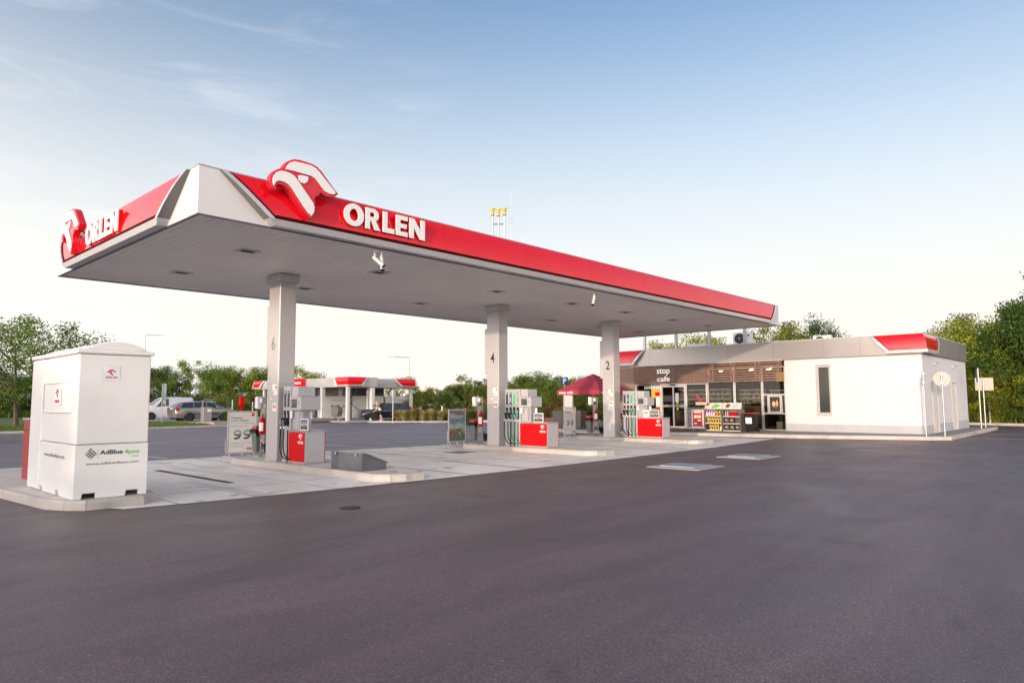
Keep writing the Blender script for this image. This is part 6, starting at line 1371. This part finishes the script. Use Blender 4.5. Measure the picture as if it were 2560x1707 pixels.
def proto(name, seed, n_cl, leaves, ls, shape, mat, low, spread=.16, tr=.022):
    mb, cl = crown(seed, n_cl, leaves, ls, SH[shape], spread, low)
    t = thing(name, (0, 0, -60), '', 'tree')
    mb.build('crown', LEAFS[mat], t, world=False); trunk_mb(seed, .75, tr, cl).build('trunk', TRUNK, t, world=False)
    return t
PR = {}
for key, a in dict(r_mid=('broadleaf_tree', 1, 110, 26000, .014, 'round', 'mid', .12), r_dark=('broadleaf_tree', 2, 130, 30000, .0135, 'tall', 'dark', .02), r_yel=('broadleaf_tree', 3, 110, 24000, .0145, 'round', 'yellow', .05),
                   bush=('bushy_tree', 4, 120, 27000, .0145, 'bush', 'mid', .0), bushd=('bushy_tree', 5, 120, 27000, .0145, 'bush', 'dark', .0), bushy=('bushy_tree', 9, 120, 27000, .0145, 'bush', 'yellow', .0), airy=('slender_tree', 6, 45, 5200, .016, 'tall', 'mid', .22, .12), acacia=('acacia_tree', 7, 120, 26000, .011, 'round', 'mid', .2, .15)).items():
    PR[key] = [proto(*a), 0]
def tree(key, x, y, h, w, label, group, rz=0, z=0):
    src, used = PR[key]; o = src if not used else dup(src); PR[key][1] = 1
    o.location = (x, y, z); o.scale = (w, w, h); o.rotation_euler = (0, 0, rz); o['label'] = label; o['group'] = group
    return o
GL, GM, GR_ = 'trees behind the far parking lot', 'trees behind the car wash and pumps', 'trees behind the shop'
tree('acacia', 5.2, 38.4, 6.75, 7.6, 'airy acacia with a forked trunk on the grass, left of the white tank cabinet', 'trees on the verge', 1.0, .2)
# the belt behind the car park (left)
rr = random.Random(11)
rows = [(-22, 76, 6.6, 'bushd'), (-16, 78, 6.2, 'bush'), (-10.5, 77, 6.0, 'bushd'), (-5, 79, 6.4, 'r_dark'), (.5, 77, 5.6, 'bushd'), (5.5, 78, 5.4, 'bush'), (10.5, 76, 5.6, 'bushd'), (15.2, 74, 5.2, 'r_dark')]
LBL = ['leftmost dark tree of the belt, cut by the left edge of the photo', 'second green tree from the left in the belt behind the acacia', 'dark bushy tree behind the left side of the acacia', 'dark tree behind the crown of the acacia', 'dark bushy tree behind the trunk of the acacia', 'green bushy tree between the acacia and the white tank cabinet', 'dark bushy tree hidden behind the white tank cabinet', 'dark tree at the right side of the white tank cabinet']
for (x, y, h, k), l in zip(rows, LBL): tree(k, x, y, h, 7.5, l, GL, rr.uniform(0, 6))
rows = [(19.5, 70.5, 6.1, 'r_dark', 6.8, 'dark green rounded tree right of the white tank cabinet'), (23.0, 67.5, 5.6, 'bushd', 5.5, 'dark bushy tree in the dip behind the white van'), (26.6, 66, 6.3, 'r_mid', 5.6, 'tallest green tree behind the silver estate car'), (29.3, 63.5, 5.7, 'bush', 5.0, 'green bushy tree behind the front of the silver estate car'), (31.2, 61.5, 5.5, 'r_yel', 4.6, 'yellow green tree above the large 99 poster stand'), (33.4, 60.5, 5.5, 'bush', 4.8, 'green bushy tree just left of the column numbered 6'), (36.2, 60, 5.7, 'r_yel', 4.8, 'yellow green tree behind the left end of the car wash'), (39.5, 60, 4.6, 'bushd', 5, 'dark bush behind the car wash roof')]
for x, y, h, k, w_, l in rows: tree(k, x, y, h, w_, l, GL, rr.uniform(0, 6))
rows = [(40.6, 46.0, 4.2, 'r_yel', 3.6, 'yellow green tree behind the right column of the car wash'), (39.6, 42.2, 2.7, 'bush', 3.0, 'low green bush behind the rear of the dark car'), (39.4, 39.6, 3.0, 'r_yel', 3.2, 'young yellow green tree left of the dense dark bushes'), (38.8, 36.4, 3.3, 'bushd', 3.4, 'dense dark bush left of the airy tree above the road poster'), (40.6, 36.2, 3.4, 'bushd', 3.2, 'second dense dark bush above the road poster'), (38.6, 34.2, 4.15, 'airy', 3.2, 'slender airy tree rising above the road poster stand'), (40.0, 32.2, 4.1, 'airy', 4.0, 'airy tree with wide branches just left of the column numbered 4'), (42.2, 34.8, 3.0, 'bush', 3.4, 'green bush behind the trunk of the airy tree'), (41.4, 32.6, 3.6, 'r_yel', 3.2, 'yellow green tree hidden behind the column numbered 4'),
        (45.5, 33.0, 4.1, 'r_dark', 3.8, 'dark tree just right of the column numbered 4'), (43.6, 30.2, 4.35, 'bush', 4.2, 'large bright green bushy tree above the four hose pump'), (43.2, 27.6, 3.9, 'r_mid', 3.8, 'green tree right of the large bright bushy tree'), (41.8, 25.4, 3.5, 'bush', 3.8, 'green bushy tree left of the parasol'), (44.6, 25.6, 3.8, 'r_yel', 3.4, 'yellow green tree behind the left edge of the parasol'), (41.5, 22.8, 3.0, 'bush', 3.8, 'green bush behind the menu board'), (42.2, 20.6, 3.2, 'bushd', 3.6, 'dark bush under the parasol'), (43.8, 18.6, 3.3, 'bush', 4.2, 'green bush left of the column numbered 2'), (40.4, 17.8, 2.9, 'bush', 3.2, 'low bush behind the patio between the parasol pole and column 2')]
for x, y, h, k, w_, l in rows: tree(k, x, y, h, w_, l, GM, rr.uniform(0, 6))
rows = [(47.6, 18.6, 6.6, 'r_yel', 4.6, 'pale yellow green tree over the shop roof between the first roof posts'), (48.6, 15.8, 7.2, 'r_yel', 4.8, 'yellow green tree over the shop roof between the middle roof posts'), (50.0, 12.2, 6.1, 'r_yel', 4.0, 'lower yellow green tree over the shop roof left of the air conditioner'), (50.6, 9.8, 7.8, 'r_yel', 5.6, 'bright yellow green tree behind the air conditioner with the dark fan'), (63, 10.9, 9.2, 'r_dark', 5.4, 'round dark green tree over the shop roof right of the canopy end')]
for x, y, h, k, w_, l in rows: tree(k, x, y, h, w_, l, GR_, rr.uniform(0, 6))
rows = [(56.0, -.2, 6.8, 'r_yel', 5.6, 'yellow green tree just over the near roof corner of the shop'), (53.8, -2.4, 7.3, 'bushy', 5.6, 'full yellow green tree right behind the shop side wall'), (51.2, -3.6, 6.9, 'r_yel', 5.2, 'green tree standing directly right of the shop'), (53.0, -5.6, 7.4, 'bushy', 6.0, 'yellow green tree behind the pole with the square sign'), (50.6, -6.6, 6.6, 'bushy', 4.6, 'green tree between the square sign and the tallest dark tree'), (49.6, -8.0, 9.3, 'r_dark', 6.6, 'tallest dark tree at the right edge of the photo'), (52.5, -9.6, 10.0, 'r_dark', 7.4, 'dark tree cut by the right edge of the photo'), (49.0, -4.9, 3.6, 'bushy', 3.6, 'low yellow green bush at the foot of the right hand trees'), (49.2, -7.0, 3.8, 'bush', 3.8, 'low green bush at the kerb below the tallest dark tree'), (49.4, -10.0, 4.4, 'bushd', 4.4, 'low dark bush at the right edge of the photo'), (48.9, -2.6, 3.0, 'bushy', 3.2, 'low yellow green bush touching the shop corner')]
for x, y, h, k, w_, l in rows: tree(k, x, y, h, w_, l, 'trees right of the shop', rr.uniform(0, 6))  # yellow leaf colour here also carries the gold of the low sun
# wood behind the camera side, in the way of the low sun
rows = [(-38, y, h, k) for y, h, k in ((-14.5, 3.4, 'bushd'), (-9.5, 3.6, 'bushd'), (-6.3, 5.6, 'r_dark'), (-3.4, 6.6, 'bushd'), (-.6, 6.2, 'r_dark'), (2.4, 6.8, 'bushd'), (6.4, 5.6, 'r_dark'), (11, 6.5, 'bushd'))]
for x, y, h, k in rows: tree(k, x, y, h, 5.6, 'dark tree of the row facing the forecourt, outside the photo on the left', 'trees outside the photo', rr.uniform(0, 6))

# dry weeds and undergrowth
def blades(name, n, area, hmin, hmax, mat, seed, w=.03, kind='stuff', lean=.25):
    r_ = random.Random(seed); mb = MB()
    for _ in range(n):
        x, y = area(r_); h = r_.uniform(hmin, hmax); a = r_.uniform(0, 6.28); dx, dy = r_.gauss(0, lean)*h, r_.gauss(0, lean)*h
        c, s = math.cos(a)*w, math.sin(a)*w
        mb.add([(x-c, y-s, 0), (x+c, y+s, 0), (x+c*.6+dx*.5, y+s*.6+dy*.5, h*.6), (x+dx, y+dy, h), (x-c*.6+dx*.5, y-s*.6+dy*.5, h*.6)], [(0, 1, 2, 3, 4)])
    o = mb.build(name, mat); o['kind'] = kind; return o
blades('dry_weeds', 9000, lambda r_: (lambda u, v: (35.8+u*5.5+v*3.4, 37.6-u*17+v*1.2))(r_.random(), r_.random()), .5, 1.35, LEAFS['dry'], 31, .025)
blades('undergrowth', 9000, lambda r_: (r_.uniform(-24, 26), r_.uniform(70, 74)), .3, 1.2, LEAFS['mid'], 32, .05)
blades('undergrowth', 3500, lambda r_: (lambda v: (24+v*14, 66-v*8+r_.uniform(-1.5, 1.5)))(r_.random()), .3, 1.3, LEAFS['mid'], 33, .05)
blades('undergrowth', 4000, lambda r_: (47.6+r_.random()*2.2, -12+r_.random()*14), .2, 1.0, LEAFS['yellow'], 34, .03)
# ornamental grasses in a gravel bed
MB().prism([(28.3, 34.9), (30.0, 32.3), (32.6, 30.0), (36.6, 29.5), (37.4, 32.0), (33.5, 33.8), (29.6, 35.6)], (0, 0, -.01), X_, Y_, (0, 0, .09)).build('gravel_bed', GRAV)['kind'] = 'structure'
kerbrun('bed_kerb', [(29.3, 35.6), (28.3, 34.8), (28.1, 33.9), (29.9, 31.9), (32.0, 29.7), (36.9, 29.3)], h=.11, side=1)
kerbrun('far_kerb', [(28.1, 22.0), (31.6, 26.0), (36.9, 29.3)], h=.12, side=-1)
def tuft(seed, name, n, h, sp, mat, lab, cat):
    r_ = random.Random(seed); t = thing(name, (0, 0, -60), lab, cat); mb = MB()
    for _ in range(n):
        a = r_.uniform(0, 6.28); rad = abs(r_.gauss(0, .5)); L = h*r_.uniform(.65, 1.1); dx, dy = math.cos(a), math.sin(a); w = .012
        px, py = dx*.10*r_.random(), dy*.10*r_.random(); o1 = sp*rad*.5; o2 = sp*rad*1.1
        c, s = -dy*w, dx*w
        mb.add([(px-c, py-s, 0), (px+c, py+s, 0), (px+dx*o1+c, py+dy*o1+s, L*.65), (px+dx*o2, py+dy*o2, L*(1-.25*rad)), (px+dx*o1-c, py+dy*o1-s, L*.65)], [(0, 1, 2, 3, 4)])
    mb.build('blades', mat, t, world=False); return t
LEAFS['tuft'] = leaf_mat('tuft_blades', (.30, .28, .08), (.70, .58, .30), .3)
tp0 = tuft(51, 'ornamental_grass', 1300, 1.0, .42, LEAFS['tuft'], '', 'ornamental grass')
spots = [(30.0, 33.0), (30.17, 32.5), (30.7, 31.9), (31.3, 31.5), (31.9, 31.1), (32.6, 30.7), (33.3, 30.5), (34.1, 30.4), (34.9, 30.3), (30.6, 33.6), (31.6, 32.8), (32.6, 32.0), (33.8, 31.7), (35.6, 30.4), (36.3, 30.3)]
for i, (x, y) in enumerate(spots):
    o = tp0 if i == 0 else dup(tp0); o.location = (x, y, .08); o.rotation_euler = (0, 0, rr.uniform(0, 6)); s = rr.uniform(.85, 1.15); o.scale = (s*1.8, s*1.8, s*.92)
    o['label'] = 'feathery yellow green ornamental grass clump in the bed before the dark car'; o['group'] = 'ornamental grass clumps in the gravel bed'
def shrub(x, y, z, w, h, mat, seed, label, n=2600, ls=.05):
    t = thing('shrub', (x, y, z), label, 'shrub'); r_ = random.Random(seed); mb = MB()
    for _ in range(n):
        d = Vector((r_.gauss(0, 1), r_.gauss(0, 1), r_.gauss(0, 1))).normalized()*(r_.random()**.33); p = Vector((d.x*w/2, d.y*w/2, max(.0, h/2+d.z*h/2)))
        nn_ = Vector((r_.gauss(0, 1), r_.gauss(0, 1), r_.gauss(0, 1))).normalized(); a = nn_.orthogonal().normalized()*ls*r_.uniform(.6, 1.3); b = nn_.cross(a)*.5
        mb.add([p-a, p+b, p+a, p-b], [(0, 1, 2, 3)])
    mb.build('foliage', mat, t, world=False); MB().tube([(0, 0, -.02), (0, 0, h*.5)], .04, 6).build('stem', TRUNK, t, world=False)
shrub(18.6, 38.5, .22, 1.5, .85, leaf_mat('shrub_lime', (.12, .17, .02), (.28, .32, .03)), 61, 'round lime green shrub left of the large 99 poster stand')
shrub(19.3, 38.0, .2, 1.1, .50, LEAFS['yellow'], 62, 'low yellow shrub beside the round lime shrub')
shrub(27.9, 22.9, 0, 1.0, .95, LEAFS['mid'], 63, 'small dark shrub between the road poster and the bin of column 4')
shrub(34.6, 19.7, 0, 2.6, 1.7, leaf_mat('shrub_rust', (.16, .10, .02), (.34, .12, .04)), 64, 'rust and yellow shrub left of the brown patio cabinets', 4500, .07)
shrub(33.2, 18.4, 0, 1.8, 1.3, LEAFS['yellow'], 65, 'yellow green shrub beside the rust coloured shrub', 2600, .06)
t = thing('planter', (29.8, 16.4, 0), 'long brick red planter box left of the patio cabinets', 'planter'); MB().prism([(0, 0), (3.4, 0), (3.4, .5), (0, .5)], (28.4, 17.6, .15), (.72, -.69, 0), (.69, .72, 0), (0, 0, .42)).build('box', M('planter_red', (.30, .10, .06), .7, var=.1), t, bevel=.03)
MB().prism([(.04, .04), (3.36, .04), (3.36, .46), (.04, .46)], (28.4, 17.6, .571), (.72, -.69, 0), (.69, .72, 0), (0, 0, .01)).build('soil', TRUNK, t)

# ------------------------------------------------------------------ person leaning over the dark car
def skinned(name, verts, edges, rad, mat, parent, root=0, sub=2):
    me = bpy.data.meshes.new(name); me.from_pydata([tuple(v) for v in verts], edges, [])
    o = bpy.data.objects.new(name, me); COL.objects.link(o)
    bm = bmesh.new(); bm.from_mesh(me); ly = bm.verts.layers.skin.verify()
    for v, r_ in zip(bm.verts, rad): v[ly].radius = (r_, r_)
    bm.verts.ensure_lookup_table(); bm.verts[root][ly].use_root = True; bm.to_mesh(me); bm.free()
    o.modifiers.new('skin', 'SKIN').use_smooth_shade = True
    s = o.modifiers.new('sub', 'SUBSURF'); s.levels = sub; s.render_levels = sub
    bpy.context.view_layer.update()
    m2 = bpy.data.meshes.new_from_object(o.evaluated_get(bpy.context.evaluated_depsgraph_get()))
    bpy.data.objects.remove(o); m2.materials.clear(); m2.materials.append(mat)
    for p in m2.polygons: p.use_smooth = True
    q = bpy.data.objects.new(name, m2); COL.objects.link(q); q.parent = parent; return q
# local axes: +X = direction of the lean, +Y = to the person's left, Z up
pt = thing('person', (30.25, 35.72, .03), 'person in a pale shirt and black shorts bending over the front of the dark car', 'person')
pt.rotation_euler = (0, 0, R(140))
SK = M('skin', (.45, .27, .19), .5)
P_ = [(0, 0, .84), (.10, 0, .98), (.24, 0, 1.10), (.36, 0, 1.17), (.44, 0, 1.20), (.50, 0, 1.235), (.585, 0, 1.27), (.62, .0, 1.22),
      (-.02, .11, .80), (.06, .20, .46), (-.06, .27, .09), (.04, .29, .045), (.12, .30, .03),
      (-.02, -.11, .80), (.0, -.22, .46), (-.14, -.26, .09), (-.04, -.28, .045), (.04, -.29, .03),
      (.34, .17, 1.12), (.46, .24, .90), (.62, .20, .80), (.68, .19, .79),
      (.34, -.17, 1.12), (.44, -.24, .88), (.62, -.22, .82), (.68, -.21, .81)]
E_2 = [(0, 1), (1, 2), (2, 3), (3, 4), (4, 5), (5, 6), (6, 7), (0, 8), (8, 9), (9, 10), (10, 11), (11, 12), (0, 13), (13, 14), (14, 15), (15, 16), (16, 17), (3, 18), (18, 19), (19, 20), (20, 21), (3, 22), (22, 23), (23, 24), (24, 25)]
RD = [.125, .12, .125, .115, .06, .055, .095, .07, .09, .06, .042, .045, .03, .09, .06, .042, .045, .03, .055, .04, .030, .034, .055, .04, .030, .034]
body = skinned('body', P_, E_2, RD, SK, pt)
for sgn, base in ((1, (.68, .19, .79)), (-1, (.68, -.21, .81))):
    b = Vector(base)
    for k, (dy, L) in enumerate(((-.03, .07), (-.01, .085), (.01, .08), (.03, .065))): MB().tube([b+Vector((0, dy, 0)), b+Vector((L*.6, dy*1.2, -.01)), b+Vector((L, dy*1.3, -.03))], .010, 6, .007).build('finger', SK, body, world=False, smooth=True)
    MB().tube([b+Vector((-.03, -sgn*.03, 0)), b+Vector((.02, -sgn*.06, -.015))], .011, 6, .008).build('thumb', SK, body, world=False, smooth=True)
skinned('shirt', [(-.01, 0, .90), (.10, 0, .99), (.24, 0, 1.11), (.35, 0, 1.18), (.34, .17, 1.13), (.42, .23, .98), (.34, -.17, 1.13), (.41, -.23, .97)], [(0, 1), (1, 2), (2, 3), (3, 4), (4, 5), (3, 6), (6, 7)], [.135, .14, .145, .125, .075, .06, .075, .06], M('pale_pink_shirt', (.62, .50, .46), .8), pt)
skinned('shorts', [(0, 0, .86), (-.01, .12, .78), (.05, .19, .52), (-.01, -.12, .78), (.0, -.21, .52)], [(0, 1), (1, 2), (0, 3), (3, 4)], [.145, .115, .095, .115, .095], BLACK, pt)
skinned('hair', [(.56, 0, 1.31), (.60, 0, 1.335), (.52, 0, 1.30)], [(0, 1), (0, 2)], [.088, .07, .06], M('dark_hair', (.02, .015, .012), .7), body)
for y in (.29, -.29):
    x = .0 if y > 0 else -.08
    MB().prism([(-.11, 0), (.14, 0), (.16, .03), (.05, .10), (-.05, .11), (-.11, .09)], (x+.02, y-.045, .0), X_, Z_, (0, .09, 0)).build('shoe', WHITE, body, bevel=.02, world=False)
m_ = MB()
for dy in (-.035, .035): m_.lathe([(.010, 0), (.012, .004)], (.675, dy, 1.285), 8, 'x')
m_.build('eyes', BLACK, body, world=False); MB().tube([(.66, 0, 1.27), (.70, 0, 1.25)], .014, 6, .01).build('nose', SK, body, world=False)
